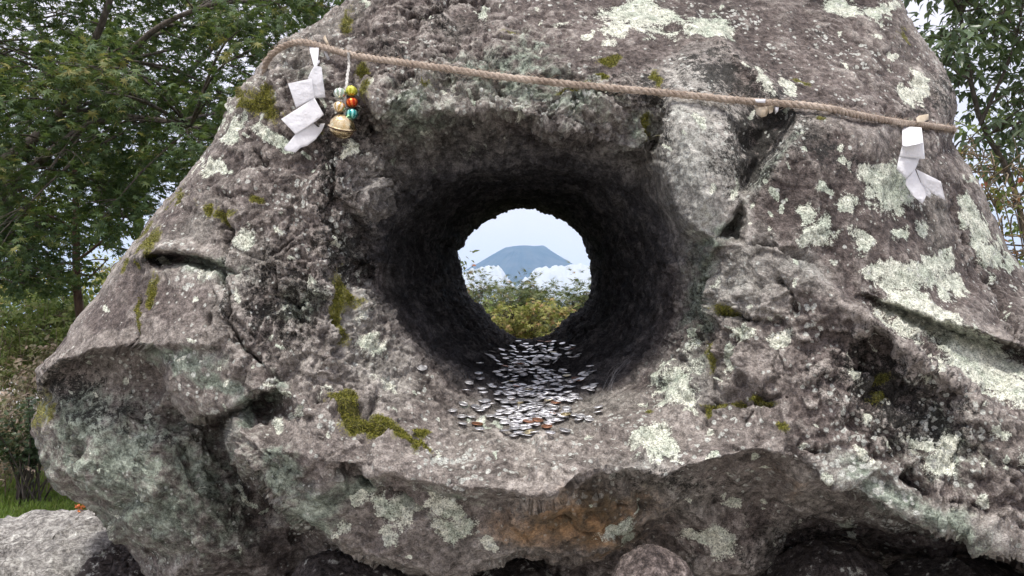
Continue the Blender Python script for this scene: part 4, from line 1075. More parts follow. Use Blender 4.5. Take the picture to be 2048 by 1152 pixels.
for x, y in coins:
    k = rc.choice(['alu', 'nickel', 'holed', 'copper'], p=[0.72, 0.2, 0.03, 0.05])
    put_coin(x, y, k, f'{ZK[k]} in the {zone(x, y)} part of the coin scatter on the tunnel floor', {'alu': 'silver-white coins on the tunnel floor', 'nickel': 'grey coins on the tunnel floor', 'holed': 'yellowish coins on the tunnel floor', 'copper': 'copper coins on the tunnel floor'}[k])
for x, y, k, lb in fixed: put_coin(x, y, k, lb, 'coins at the edge of the scatter')

# the countless further coins lying between them, too mixed up to pick apart
cm_ = CO['alu']
cv0 = np.empty(len(cm_.vertices) * 3); cm_.vertices.foreach_get('co', cv0); cv0 = cv0.reshape(-1, 3)
cf0 = np.array([tuple(p.vertices) for p in cm_.polygons])
bed = []
for k in range(140):
    f = rc.uniform(0.02, 0.93)
    y = 682 + 188 * f
    x = np.interp(f, [0, .3, .7, 1], [1075, 1068, 1062, 1050]) + np.clip(rc.normal(0, 0.42), -1, 1) * np.interp(f, [0, .15, .4, .75, .9, 1], [66, 80, 105, 110, 95, 50])
    p, n, d_ = surf(x, y)
    nn = (Vector(n) * 0.25 + Vector((0, -0.16, 1.0)) * 0.8 + Vector(tuple(rc.normal(0, 0.06, 3)))).normalized()
    M = np.array((nn.to_track_quat('Z', 'Y') @ Matrix.Rotation(rc.uniform(0, 6.28), 3, 'Z').to_quaternion()).to_matrix())
    bed.append((cv0 @ M.T + p + np.array(nn) * rc.uniform(0.001, 0.004), cf0))
V, F = merge(bed)
cb = mesh_np('coin_carpet', V, F, cm_.materials[0])
cb['kind'] = 'stuff'; cb['label'] = 'dense carpet of further silver coins covering the tunnel floor'; cb['category'] = 'coins'
# ------------------------------------------------------------------ moss tufts (parts of the boulder) and a cobweb
def moss_material():
    m = NT('moss')
    f = m.attr('tint')
    col = m.ramp(m.math('ADD', m.math('MULTIPLY', f, 0.7), m.math('MULTIPLY', m.noise(60, 3), 0.3)), [(0.15, (0.06, 0.068, 0.012)), (0.5, (0.20, 0.20, 0.035)), (0.85, (0.40, 0.36, 0.10))])
    return m.done(m.bsdf(col, 0.9, spec=0.15))
MAT_MOSS = moss_material()
tang = np.cross(NRM_OUT, np.array([0.3, 0.2, 0.93])); tang /= np.linalg.norm(tang, axis=1, keepdims=True) + 1e-9
FI = np.nonzero(is_front)[0]
mfield = A['moss']
for (x, y, ra, rb_, an, *_s) in MOSS:
    if ra < 3: continue
    m = FI[(np.abs(PXY[FI, 0] - x) < ra + rb_) & (np.abs(PXY[FI, 1] - y) < ra + rb_) & (mfield[FI] > 0.52)]
    if len(m) < 12: continue
    pw = np.clip(mfield[m] - 0.5, 0, 1) + 0.02
    m = rc.choice(m, min(len(m) // 2 + 1, 600), replace=False, p=pw / pw.sum())
    n = len(m)
    V = []; F = []; Tt = []
    up_ = NRM_OUT[m]; tg = tang[m]; bt = np.cross(up_, tg)
    for q in range(3):
        a = rc.uniform(0, 6.28, n)[:, None]
        lat = np.cos(a) * tg + np.sin(a) * bt
        ln = rc.uniform(0.002, 0.0055, n)[:, None] * (0.6 + mfield[m][:, None] * 0.6)
        tip = up_ * ln + lat * ln * 0.7
        sd = np.cross(lat, up_) * 0.0011
        base = P2[m] - up_ * 0.001
        b0 = len(V) * n * 0
        V.append(np.stack([base - sd, base + sd, base + tip], 1).reshape(-1, 3))
        t0 = rc.uniform(0, 1, n)
        Tt.append(np.stack([t0 * 0.5, t0 * 0.5, t0], 1).ravel())
    V = np.concatenate(V)
    mesh_np('moss_patch', V, np.arange(len(V)).reshape(-1, 3), MAT_MOSS, boulder, smooth=False, attrs={'tint': np.concatenate(Tt)})['kind'] = 'stuff'
wb = []
MAT_WEB = NT('cobweb_silk'); MAT_WEB = MAT_WEB.done(MAT_WEB.bsdf(MAT_WEB.ramp(MAT_WEB.noise(30), [(0.3, (0.2, 0.2, 0.21)), (0.7, (0.34, 0.34, 0.36))]), 0.5))
for k in range(9):
    x0, y0 = 1212 + rc.uniform(-8, 10), 772 + rc.uniform(-8, 10); x1, y1 = 1262 + rc.uniform(-12, 5), 712 + rc.uniform(-5, 14)
    a = np.array(surf(x0, y0)[0]); b = np.array(surf(x1, y1)[0])
    mid_ = (a + b) / 2 + np.array([-0.012, -0.02, 0.0]) + rc.normal(0, 0.004, 3)
    wb.append(tube(spline([a, mid_, b], 8), 0.0002, 3))
V, F = merge(wb)
tag(mesh_np('cobweb', V, F, MAT_WEB), 'thin grey cobweb strands on the right wall of the tunnel mouth', 'cobweb')

# ------------------------------------------------------------------ vegetation
def leaf_material(name, stops, trans=0.35, rough=0.55, spec=0.35):
    m = NT(name)
    f = m.attr('tint')
    col = m.ramp(f, stops)
    p = m.bsdf(col, rough, spec=spec)
    tr = m.n('ShaderNodeBsdfTranslucent')
    m.set(tr, 'Color', m.mix(0.5, col, (0.16, 0.22, 0.03)))
    mx = m.n('ShaderNodeMixShader'); m.set(mx, '0', trans); m.set(mx, '1', p); m.set(mx, '2', tr.outputs[0])
    return m.done(mx.outputs[0])
def bark_material(name, c0, c1):
    m = NT(name)
    mp = m.n('ShaderNodeMapping', Vector=m.tc.outputs['Object'], Scale=(1, 1, 0.25)).outputs[0]
    n = m.noise(28, 6, 0.65, vec=mp)
    return m.done(m.bsdf(m.ramp(n, [(0.35, c0), (0.65, c1)]), 0.9, spec=0.2, normal=m.bump(n, 0.02)))
BARK_GREY = bark_material('grey_bark', (0.045, 0.038, 0.032), (0.15, 0.13, 0.11))
BARK_RED = bark_material('reddish_bark', (0.045, 0.026, 0.02), (0.13, 0.085, 0.065))
BARK_TWIG = bark_material('dry_twig', (0.12, 0.09, 0.06), (0.34, 0.28, 0.2))
L_MAPLE = leaf_material('maple_leaves', [(0.1, (0.032, 0.062, 0.024)), (0.5, (0.068, 0.118, 0.044)), (0.8, (0.125, 0.175, 0.062)), (1.0, (0.26, 0.24, 0.08))], 0.32)
L_BROAD = leaf_material('glossy_evergreen_leaves', [(0.1, (0.05, 0.085, 0.04)), (0.6, (0.13, 0.185, 0.10)), (1.0, (0.22, 0.27, 0.15))], 0.25, 0.36, 0.5)
L_LIGHT = leaf_material('light_green_leaves', [(0.1, (0.07, 0.115, 0.03)), (0.55, (0.17, 0.235, 0.065)), (1.0, (0.36, 0.40, 0.16))], 0.42)
L_YELLOW = leaf_material('yellow_green_leaves', [(0.1, (0.14, 0.16, 0.035)), (0.5, (0.30, 0.31, 0.085)), (0.8, (0.42, 0.38, 0.13)), (1.0, (0.44, 0.27, 0.14))], 0.4)
L_CONIFER = leaf_material('feathery_dark_green', [(0.1, (0.04, 0.06, 0.024)), (0.5, (0.095, 0.125, 0.045)), (0.9, (0.17, 0.185, 0.07)), (1.0, (0.24, 0.17, 0.075))], 0.25)
L_RED = leaf_material('reddening_leaves', [(0.1, (0.07, 0.10, 0.025)), (0.45, (0.17, 0.18, 0.05)), (0.7, (0.36, 0.20, 0.11)), (1.0, (0.42, 0.13, 0.09))], 0.4)
L_DRY = leaf_material('pale_weed_leaves', [(0.1, (0.15, 0.18, 0.08)), (0.45, (0.31, 0.32, 0.17)), (0.75, (0.56, 0.47, 0.35)), (1.0, (0.68, 0.53, 0.44))], 0.35)
L_GRASS = leaf_material('lawn_blades', [(0.1, (0.09, 0.15, 0.03)), (0.6, (0.19, 0.29, 0.05)), (1.0, (0.38, 0.36, 0.14))], 0.4)

def tpl_maple(lobes=5):
    out = []
    angs = np.linspace(-2.15, 2.15, lobes)
    lens = np.interp(np.abs(angs), [0, 1.1, 2.15], [1.0, 0.92, 0.55])
    pts = [(0.0, -0.12)]
    for k, (a, l) in enumerate(zip(angs, lens)):
        if k: 
            mid_ = (angs[k - 1] + a) / 2
            pts.append((math.sin(mid_) * 0.30, math.cos(mid_) * 0.30))
        pts.append((math.sin(a) * l, math.cos(a) * l))
    V = [(0, 0.02, 0.0)] + [(x, y, -0.22 * math.hypot(x, y) ** 2) for x, y in pts]
    n = len(pts)
    F = [(0, 1 + k, 1 + (k + 1) % n) for k in range(n)]
    return np.array(V), np.array(F)
def tpl_oval(w=0.34, fold=0.12, curve=0.18):
    V = [(0, 0, 0), (w * .8, .32, fold), (w, .6, fold * .8 - curve * .3), (0, 1.25, -curve), (-w, .6, fold * .8 - curve * .3), (-w * .8, .32, fold), (0, .62, -curve * .25)]
    F = [(0, 1, 6), (1, 2, 6), (2, 3, 6), (3, 4, 6), (4, 5, 6), (5, 0, 6)]
    return np.array(V), np.array(F)
def tpl_spray():
    """short feathery twig of needles: five thin blades"""
    V, F = [], []
    for k, a in enumerate((-1.0, -0.5, 0.0, 0.5, 1.0)):
        b = len(V); l = 1.0 - 0.25 * abs(a)
        dx, dy = math.sin(a), math.cos(a)
        V += [(-dy * .06, dx * .06 + 0.05, 0), (dy * .06, -dx * .06 + 0.05, 0), (dx * l, dy * l, -0.15 * l)]
        F.append((b, b + 1, b + 2))
    return np.array(V), np.array(F)
T_MAPLE, T_MAPLE7, T_OVAL, T_LONG, T_SPRAY, T_ROUND = tpl_maple(5), tpl_maple(7), tpl_oval(), tpl_oval(0.24, 0.08, 0.3), tpl_spray(), tpl_oval(0.5, 0.06, 0.1)
T_BLADE = (np.array([(-.05, 0, 0), (.05, 0, 0), (.03, .6, .02), (0, 1.0, -.12)]), np.array([(0, 1, 2), (0, 2, 3)]))

def leaves(pos, dirs, nrms, size, tpl, tint):
    """scatter one flat-shaded leaf template: y along dirs, z along nrms"""
    V0, F0 = tpl
    y = dirs / (np.linalg.norm(dirs, axis=1, keepdims=True) + 1e-9)
    x = np.cross(y, nrms); x /= np.linalg.norm(x, axis=1, keepdims=True) + 1e-9
    z = np.cross(x, y)
    s_ = size[:, None, None]
    V = pos[:, None, :] + s_ * (V0[None, :, 0:1] * x[:, None] + V0[None, :, 1:2] * y[:, None] + V0[None, :, 2:3] * z[:, None])
    n, k = len(pos), len(V0)
    F = (F0[None] + (np.arange(n) * k)[:, None, None]).reshape(-1, 3)
    return V.reshape(-1, 3), F, np.repeat(tint, k)

def crown_from_pads(pads, per_m2, size, tpl, r_, flat=0.35, droop=0.4, tint_mu=0.45, tint_sd=0.2, shell=0.0):
    """pads: (centre xyz, rx, ry, rz, tint_shift). Leaves hang along short twigs in each pad."""
    PV, PF, PT, o = [], [], [], 0
    for (c0, rx_, ry_, rz_, ts) in pads:
        n = max(10, int(per_m2 * 9.5 * rx_ * ry_))
        ntw = max(3, n // 9)
        q = r_.normal(size=(ntw, 3)); q /= np.linalg.norm(q, axis=1, keepdims=True)
        q *= r_.uniform(shell, 1, (ntw, 1)) ** 0.45
        tw = np.asarray(c0) + q * (rx_, ry_, rz_)
        td = q * (1, 1, 0.2) + r_.normal(0, 0.45, (ntw, 3)); td[:, 2] -= droop * 0.5
        td /= np.linalg.norm(td, axis=1, keepdims=True)
        k = r_.integers(0, ntw, n)
        t = r_.uniform(0, 1, n)
        L = size * 4.0
        pos = tw[k] + td[k] * (t * L)[:, None] + r_.normal(0, size * 0.25, (n, 3))
        side = np.cross(td[k], (0, 0, 1.0)); sg = np.where(r_.random(n) < 0.5, 1, -1)[:, None]
        d = td[k] * 0.6 + side * sg * 0.9 + r_.normal(0, 0.35, (n, 3)); d[:, 2] -= droop * r_.uniform(0.2, 1.2, n)
        nm = np.array([0, 0, 1.0]) + r_.normal(0, flat, (n, 3)); nm[:, 1] -= 0.3
        tint = np.clip(tint_mu + ts + r_.normal(0, tint_sd, n) + r_.normal(0, 0.12, ntw)[k], 0, 1)
        V, F, T_ = leaves(pos, d, nm, size * r_.uniform(0.65, 1.2, n), tpl, tint)
        PV.append(V); PF.append(F + o); PT.append(T_); o += len(V)
    return np.concatenate(PV), np.concatenate(PF), np.concatenate(PT)

def tree(name, label, cat, trunk, trunk_r, limbs, pads, lmat, bmat, per_m2, size, tpl, seed, group=None, twigs=True, **kw):
    """trunk: list of points; limbs: list of (points, r0); pads as above. Limbs run to every pad."""
    r_ = np.random.default_rng(seed)
    base = np.array(trunk[0], float)
    root = empty(name, tuple(base))
    tag(root, label, cat, group)
    tp = spline(trunk, 14)
    V, F = tube(tp - base, np.linspace(trunk_r, trunk_r * 0.45, 14), 10)
    V = V + 0.06 * trunk_r * perlin(V, 6, seed)[:, None]
    mesh_np('trunk', V, F, bmat, root)
    for pts, r0 in limbs:
        p = spline(pts, 12); p = p + 0.02 * np.stack([perlin(p, 3, seed + 1), perlin(p, 3, seed + 2), perlin(p, 3, seed + 3)], -1)
        V, F = tube(p - base, np.linspace(r0, r0 * 0.35, 12), 7)
        mesh_np('limb', V, F, bmat, root)
    if twigs:
        allp = np.concatenate([tp] + [spline(p, 12) for p, _ in limbs])
        tw = []
        for (c0, rx_, ry_, rz_, ts) in pads:
            c0 = np.asarray(c0, float)
            k = np.argmin(np.linalg.norm(allp - c0, axis=1) + 0.4 * np.maximum(allp[:, 2] - c0[2], 0))
            a = allp[k]
            mid_ = a * 0.45 + c0 * 0.55 + np.array([0, 0, 0.08 * np.linalg.norm(c0 - a)]) + r_.normal(0, 0.04, 3)
            ln = np.linalg.norm(c0 - a)
            tw.append(tube(spline([a, mid_, c0], 7), np.linspace(min(0.006 + 0.006 * ln, trunk_r * .4), 0.003, 7), 5))
            for q in range(5):
                e = c0 + r_.normal(0, 0.55, 3) * (rx_, ry_, rz_)
                tw.append(tube(spline([mid_ * .4 + c0 * .6, (mid_ * .4 + c0 * .6 + e) / 2 + r_.normal(0, 0.03, 3), e], 5), np.linspace(0.004, 0.0015, 5), 4))
        V, F = merge(tw)
        mesh_np('branches', V - base, F, bmat, root)
    V, F, T_ = crown_from_pads(pads, per_m2, size, tpl, r_, **kw)
    cr_ = mesh_np('crown', V - base, F, lmat, root, smooth=False, attrs={'tint': T_})
    cr_['kind'] = 'stuff'
    return root
def pads_px(lst, depth_ratio=0.9, flat=0.5, seed=0):
    """(px, py, d, radius_px[, tint]) -> pads"""
    out = []
    for q in lst:
        x, y, d, rpx = q[:4]
        ts = q[4] if len(q) > 4 else 0.0
        r_ = rpx / FPX * d
        out.append((tuple(W(x, y, d)), r_, r_ * depth_ratio, r_ * flat, ts))
    return out
def wp(*p): return tuple(W(*p))
def gp_(px, d):
    """point on the ground below a pixel column at view distance d"""
    return ((px - 1024) / FPX * d, d, 0.0)

# --- big maple at the left (trunk at the frame edge), layered pads, sky gaps left open
rq = np.random.default_rng(3)
ML = []
for k in range(150):
    x, y = rq.uniform(-160, 700), rq.uniform(-160, 470)
    if (x - 318) ** 2 + (y - 392) ** 2 < 55 ** 2 or (x - 245) ** 2 + (y - 250) ** 2 < 38 ** 2 or (x - 150) ** 2 + (y - 50) ** 2 < 35 ** 2: continue
    if x + y * 0.62 > 720: continue
    if y > 340 and x > 290: continue
    ML.append((x, y, rq.uniform(5.6, 9.0), rq.uniform(48, 85), rq.uniform(-0.2, 0.12)))
ML += [(150,130,4.9,75,.22),(90,150,4.9,60,.2),(210,150,5.0,60,.22),(60,170,4.8,50,.2),(230,190,5.0,40,.2),(180,100,5.2,55,.15),(480,60,5.2,60,.15),(510,95,5.2,45,.2),(440,30,5.3,55,.15),(600,30,6.5,70,.1),(650,-10,6.8,60,.12),(560,10,6.2,60,.12)]
tree('maple_tree', 'large maple tree with layered dark green crown filling the upper left', 'tree',
     [gp_(-70, 7.6), wp(-60, 800, 7.6), wp(-35, 560, 7.5), wp(5, 430, 7.4), wp(0, 330, 7.3)], 0.16,
     [([wp(0,330,7.3), wp(60,285,7.1), wp(130,215,6.9), wp(155,150,6.7), wp(200,60,6.5), wp(240,-60,6.4)], 0.06),
      ([wp(2,380,7.3), wp(70,330,7.1), wp(130,280,6.9), wp(200,240,6.7), wp(290,235,6.5), wp(380,255,6.4)], 0.05),
      ([wp(155,170,6.7), wp(230,140,6.6), wp(285,80,6.5), wp(340,40,6.4), wp(420,10,6.3), wp(520,-20,6.2)], 0.035),
      ([wp(-20,470,7.4), wp(-60,300,7.2), wp(-50,120,7.0), wp(-20,-60,6.8)], 0.07)],
     pads_px(ML), L_MAPLE, BARK_GREY, 380, 0.052, T_MAPLE7, 31, tint_mu=0.48)
MB = []
for k in range(110):
    x, y = rq.uniform(-200, 760), rq.uniform(-200, 480)
    if (x - 325) ** 2 + (y - 395) ** 2 < 66 ** 2 or (x - 245) ** 2 + (y - 250) ** 2 < 45 ** 2 or (x - 150) ** 2 + (y - 50) ** 2 < 40 ** 2: continue
    if x + y * 0.62 > 760: continue
    MB.append((x, y, rq.uniform(10, 12.5), rq.uniform(45, 75), rq.uniform(-0.2, 0.05)))
tree('maple_tree', 'second maple standing behind the large one, its crown dark in the shade', 'tree', [gp_(300, 11.5), wp(300, 760, 11.5), wp(290, 560, 11.5), wp(270, 400, 11.5)], 0.13,
     [([wp(270,400,11.5), wp(300,250,11.3), wp(400,120,11.2), wp(520,20,11.0)], 0.07), ([wp(275,430,11.5), wp(200,280,11.3), wp(110,140,11.2), wp(60,0,11.0)], 0.07)],
     pads_px(MB), L_MAPLE, BARK_GREY, 95, 0.095, T_MAPLE, 131, tint_mu=0.32)
# --- slim tree with a reddish trunk
SL = []
for k in range(60):
    x, y = rq.uniform(-40, 300), rq.uniform(330, 560)
    if (x - 315) ** 2 + (y - 400) ** 2 < 78 ** 2: continue
    if x > 470 - 0.45 * y: continue
    SL.append((x, y, rq.uniform(8.0, 10.5), rq.uniform(34, 55), rq.uniform(-0.05, 0.2)))
SL += [(262,390,8.4,30,.1),(275,430,8.4,20,.1),(230,460,8.6,40,.1),(250,340,8.4,30,.1)]
tree('slender_tree', 'slender tree with a straight reddish brown trunk left of the boulder', 'tree',
     [gp_(250, 9.0), wp(185, 760, 9.0), wp(156, 600, 9.0), wp(152, 450, 9.0), wp(150, 330, 9.0)], 0.062,
     [([wp(154,520,9.0), wp(185,500,8.9), wp(230,460,8.8), wp(260,420,8.7)], 0.02), ([wp(153,470,9.0), wp(120,440,9.0), wp(70,420,9.1)], 0.02), ([wp(157,580,9.0), wp(190,545,8.9), wp(215,520,8.8)], 0.015)],
     pads_px(SL), L_LIGHT, BARK_RED, 260, 0.055, T_OVAL, 32, tint_mu=0.30)
# --- dark conifer-like shrub at the left edge
CL = [(rq.uniform(-80, 110), rq.uniform(440, 600), rq.uniform(6.6, 7.6), rq.uniform(35, 55), rq.uniform(-.1, .1)) for k in range(26)]
tree('dark_shrub', 'dense dark green shrub below the maple at the left edge', 'shrub', [gp_(-75, 7.0), wp(-75, 780, 7.0), wp(-60, 600, 7.0), wp(-20, 500, 7.0)], 0.05, [],
     pads_px(CL), L_MAPLE, BARK_GREY, 420, 0.040, T_MAPLE, 33, tint_mu=0.28)
# --- far greenery closing the gaps on the left
FL = [(rq.uniform(-200, 330), rq.uniform(540, 720), rq.uniform(15, 18), rq.uniform(40, 70), rq.uniform(-.1, .2)) for k in range(34)]
tree('distant_tree', 'pale green trees glimpsed far behind the slender trunk', 'tree', [gp_(60, 16.5), wp(60, 700, 16.5), wp(60, 560, 16.5)], 0.09, [], pads_px(FL), L_YELLOW, BARK_GREY, 90, 0.085, T_OVAL, 34, tint_mu=0.4)

# --- evergreen at the right
ER = []
for k in range(95):
    x, y = rq.uniform(1780, 2190), rq.uniform(-120, 330)
    if x < 1830 + 0.25 * y: continue
    if (x - 1932) ** 2 + (y - 182) ** 2 < 34 ** 2: continue
    ER.append((x, y, rq.uniform(4.4, 5.8), rq.uniform(28, 52), rq.uniform(-.15, .2)))
tree('evergreen_tree', 'glossy broad-leaved evergreen tree behind the right shoulder of the boulder', 'tree',
     [gp_(2110, 5.2), wp(2090, 700, 5.2), wp(2030, 380, 5.2), wp(1960, 240, 5.1), wp(1925, 60, 5.0), wp(1910, -80, 5.0)], 0.024,
     [([wp(1960,250,5.1), wp(2000,170,5.0), wp(2030,80,4.9), wp(2050,-20,4.9)], 0.013), ([wp(1990,300,5.2), wp(2060,220,5.2), wp(2110,150,5.2)], 0.012), ([wp(1905,310,5.1), wp(1925,300,5.1), wp(1985,265,5.1)], 0.012)],
     pads_px(ER), L_BROAD, BARK_GREY, 520, 0.066, T_LONG, 35, tint_mu=0.5, droop=0.3)
SR = [(rq.uniform(1890, 2160), rq.uniform(300, 560), rq.uniform(3.9, 4.7), rq.uniform(16, 30), rq.uniform(-.25, .3)) for k in range(54)]
SR = [q for q in SR if q[0] > 1893 + 0.42 * (q[1] - 280)]
root = tree('reddening_shrub', 'thin-stemmed shrub with orange-tinted leaves right of the boulder', 'shrub', [gp_(2075, 4.4), wp(2070, 700, 4.4), wp(2050, 480, 4.4), wp(2030, 380, 4.3)], 0.012,
     [([gp_(2075 + 14 * k, 4.4 + 0.05 * k), wp(2060 + 12 * k, 700, 4.4), wp(2000 + 16 * k, 450 - 10 * (k % 3), 4.35), wp(1940 + 22 * k, 270 + 25 * (k % 4), 4.3)], 0.006) for k in range(8)],
     pads_px(SR), L_RED, BARK_TWIG, 260, 0.032, T_OVAL, 36, tint_mu=0.42, tint_sd=0.25)
BR = [(rq.uniform(1850, 2250), rq.uniform(200, 560), rq.uniform(9, 11), rq.uniform(40, 70), rq.uniform(-.1, .2)) for k in range(26)]
tree('background_tree', 'light green tree far behind the evergreen on the right', 'tree', [gp_(2080, 10), wp(2080, 600, 10), wp(2070, 350, 10)], 0.07, [], pads_px(BR), L_LIGHT, BARK_GREY, 100, 0.07, T_OVAL, 37)

# --- seen through the tunnel
def vtree(name, label, px, top, d, half, lm, tp, size, per, seed, mu, low=720, grp='trees beyond the tunnel', cone=0.5, sd=0.2):
    q = np.random.default_rng(seed)
    pp = []
    for k in range(70):
        f = q.uniform(0, 1) ** 0.8
        y = top + (low - top) * f
        w_ = half * (cone + (1 - cone) * math.sin(min(1, f * 1.3) * math.pi / 2))
        pp.append((px + q.uniform(-1, 1) * w_, y, d * q.uniform(0.94, 1.06), half * q.uniform(0.16, 0.30), q.uniform(-.15, .2)))
    return tree(name, label, 'tree', [gp_(px, d), wp(px, low + 60, d), wp(px, low, d), wp(px, top * 0.4 + low * 0.6, d)], 0.006 * d, [], pads_px(pp, flat=0.6), lm, BARK_GREY, per, size, tp, seed, grp, tint_mu=mu, tint_sd=sd)
vtree('autumn_bush', 'yellow green bush with reddish tips filling the bottom of the tunnel view', 1055, 612, 6.2, 105, L_YELLOW, T_MAPLE, 0.030, 1700, 51, 0.60, 780, 'bushes beyond the tunnel', 0.6)
vtree('feathery_tree', 'dark feathery tree rising in the middle of the tunnel view', 1075, 572, 13.0, 70, L_CONIFER, T_SPRAY, 0.12, 800, 52, 0.55)
vtree('feathery_tree', 'olive feathery tree at the right of the tunnel view with sparse tips', 1160, 584, 12.0, 52, L_CONIFER, T_SPRAY, 0.12, 600, 53, 0.62, cone=0.3)
vtree('feathery_tree', 'green feathery tree at the left of the tunnel view', 950, 562, 12.5, 54, L_CONIFER, T_SPRAY, 0.12, 800, 54, 0.60, cone=0.35)
vtree('feathery_tree', 'small brownish-topped tree left of the middle in the tunnel view', 1022, 576, 14.5, 48, L_CONIFER, T_SPRAY, 0.13, 700, 55, 0.72)
vtree('leafy_tree', 'light green leafy tree between the bush and the dark trees in the tunnel view', 990, 618, 9.0, 60, L_LIGHT, T_OVAL, 0.05, 260, 56, 0.5)
vtree('leafy_tree', 'pale leafy tree low at the right edge of the tunnel view', 1165, 628, 8.5, 55, L_LIGHT, T_OVAL, 0.05, 240, 57, 0.55)
vtree('near_sapling', 'sapling with orange-flecked leaves against the left rim of the tunnel view', 905, 490, 5.6, 26, L_RED, T_OVAL, 0.035, 400, 58, 0.30, 720, None, 0.7)
# trees further out, hidden by the rock from here, seen when stepping aside
for k, (px, tp_, d) in enumerate([(760, 540, 15), (1330, 560, 15), (560, 560, 14), (1560, 570, 16)]):
    vtree('feathery_tree', ['feathery tree standing behind the left half of the boulder', 'feathery tree standing behind the right half of the boulder', 'feathery tree standing behind the left shoulder of the boulder', 'feathery tree standing behind the right shoulder of the boulder'][k], px, tp_, d, 90, L_CONIFER, T_SPRAY, 0.16, 60, 60 + k, 0.55)

for k, (px, tp_, d, lb) in enumerate([(330, 560, 15, 'light green leafy tree behind the left flank of the boulder'), (440, 600, 18, 'leafy tree standing further back behind the left flank of the boulder'), (660, 610, 19, 'leafy tree far behind the boulder left of the tunnel axis'), (1450, 600, 19, 'leafy tree far behind the boulder right of the tunnel axis'), (1760, 560, 15, 'leafy tree behind the right flank of the boulder')]):
    vtree('leafy_tree', lb, px, tp_, d, 110, L_LIGHT if k % 2 else L_MAPLE, T_OVAL, 0.13, 55, 90 + k, 0.5, 780)
# --- weeds and shrubs, lower left
def stem_plant(name, label, cat, px, py_top, d, n, spread, h_tilt, lm, tp, size, per, bm, seed, mu, group=None, low_frac=0.3, r0=0.006, base_py=None):
    q = np.random.default_rng(seed)
    b = np.array(gp_(px, d)) if base_py is None else np.array(ground_at(px, base_py))
    dd = b[1] * cp
    root = empty(name, tuple(b)); tag(root, label, cat, group)
    topz = W(px, py_top, dd).z
    PV, PF, PT, o = [], [], [], 0
    for k in range(n):
        e = np.array([q.normal(0, spread), q.normal(0, spread), topz * q.uniform(0.6, 1.05)])
        p0 = np.array([q.normal(0, spread * 0.22), q.normal(0, spread * 0.22), 0])
        m_ = p0 * 0.5 + e * 0.5 + np.array([q.normal(0, .03), q.normal(0, .03), topz * 0.08])
        p = spline([p0, m_, e], 9)
        V, F = tube(p, np.linspace(r0, r0 * 0.35, 9), 5)
        mesh_np('stem', V, F, bm, root)
        t = q.uniform(low_frac, 1, per); i = t * 8; i0 = np.minimum(i.astype(int), 7)
        pos = p[i0] + (p[i0 + 1] - p[i0]) * (i - i0)[:, None] + q.normal(0, size * 0.9, (per, 3))
        d_ = q.normal(0, 1, (per, 3)); d_[:, 2] = d_[:, 2] * 0.4
        nm = np.array([0, -0.35, 1.0]) + q.normal(0, 0.4, (per, 3))
        V, F, T_ = leaves(pos, d_, nm, size * q.uniform(0.5, 1.2, per), tp, np.clip(mu + q.normal(0, 0.2, per), 0, 1))
        PV.append(V); PF.append(F + o); PT.append(T_); o += len(V)
    f = mesh_np('foliage', np.concatenate(PV), np.concatenate(PF), lm, root, smooth=False, attrs={'tint': np.concatenate(PT)})
    f['kind'] = 'stuff'
    return root
stem_plant('round_leaved_shrub', 'shrub with round dark leaves and a bunch of black stems on the lawn', 'shrub', 52, 800, 0, 22, 0.38, 0, L_BROAD, T_ROUND, 0.055, 120, BARK_GREY, 71, 0.42, None, 0.42, 0.013, base_py=1005)
WL = [('pale pinkish seeding weed clump at the far left edge behind the round-leaved shrub', (-60, 130, 700, 900), 11.6, L_DRY, 0.68, 0.060, T_OVAL),
      ('light green weed clump with dry stalks below the dark shrub', (-60, 150, 610, 760), 12.6, L_LIGHT, 0.70, 0.070, T_OVAL),
      ('straw-coloured dry weed clump cut off by the left edge', (-70, 90, 790, 940), 10.8, L_DRY, 0.85, 0.055, T_LONG),
      ('leafy green weeds just left of the boulder flank', (40, 200, 590, 720), 13.4, L_LIGHT, 0.55, 0.080, T_OVAL)]
for k, (lb, (xa, xb, ya, yb), d, lm, mu, sz, tp) in enumerate(WL):
    qq = np.random.default_rng(500 + k)
    pp = [(qq.uniform(xa, xb), qq.uniform(ya, yb), d * qq.uniform(0.92, 1.08), qq.uniform(20, 36), qq.uniform(-.2, .25)) for _ in range(75)]
    xm = (xa + xb) / 2
    root = tree('weed_clump', lb, 'weeds', [gp_(xm, d), wp(xm, yb + 60, d), wp(xm - 5, (ya + yb) / 2, d)], 0.012, [], pads_px(pp, flat=0.8), lm, BARK_TWIG, 170, sz, tp, 510 + k, 'weed clumps at the left', flat=0.7, tint_mu=mu, tint_sd=0.25)
    for j in range(12):
        xx = qq.uniform(xa, xb); dd = d * qq.uniform(0.9, 1.05)
        b0 = np.array(gp_(xx, dd)); e0 = np.array(W(xx + qq.uniform(-45, 45), ya - qq.uniform(0, 50), dd))
        V, F = tube(spline([b0, (b0 + e0) / 2 + (qq.normal(0, .03), 0, .1), e0], 8) - np.array(root.location), np.linspace(0.006, 0.003, 8), 4)
        mesh_np('stalk', V, F, BARK_TWIG, root)
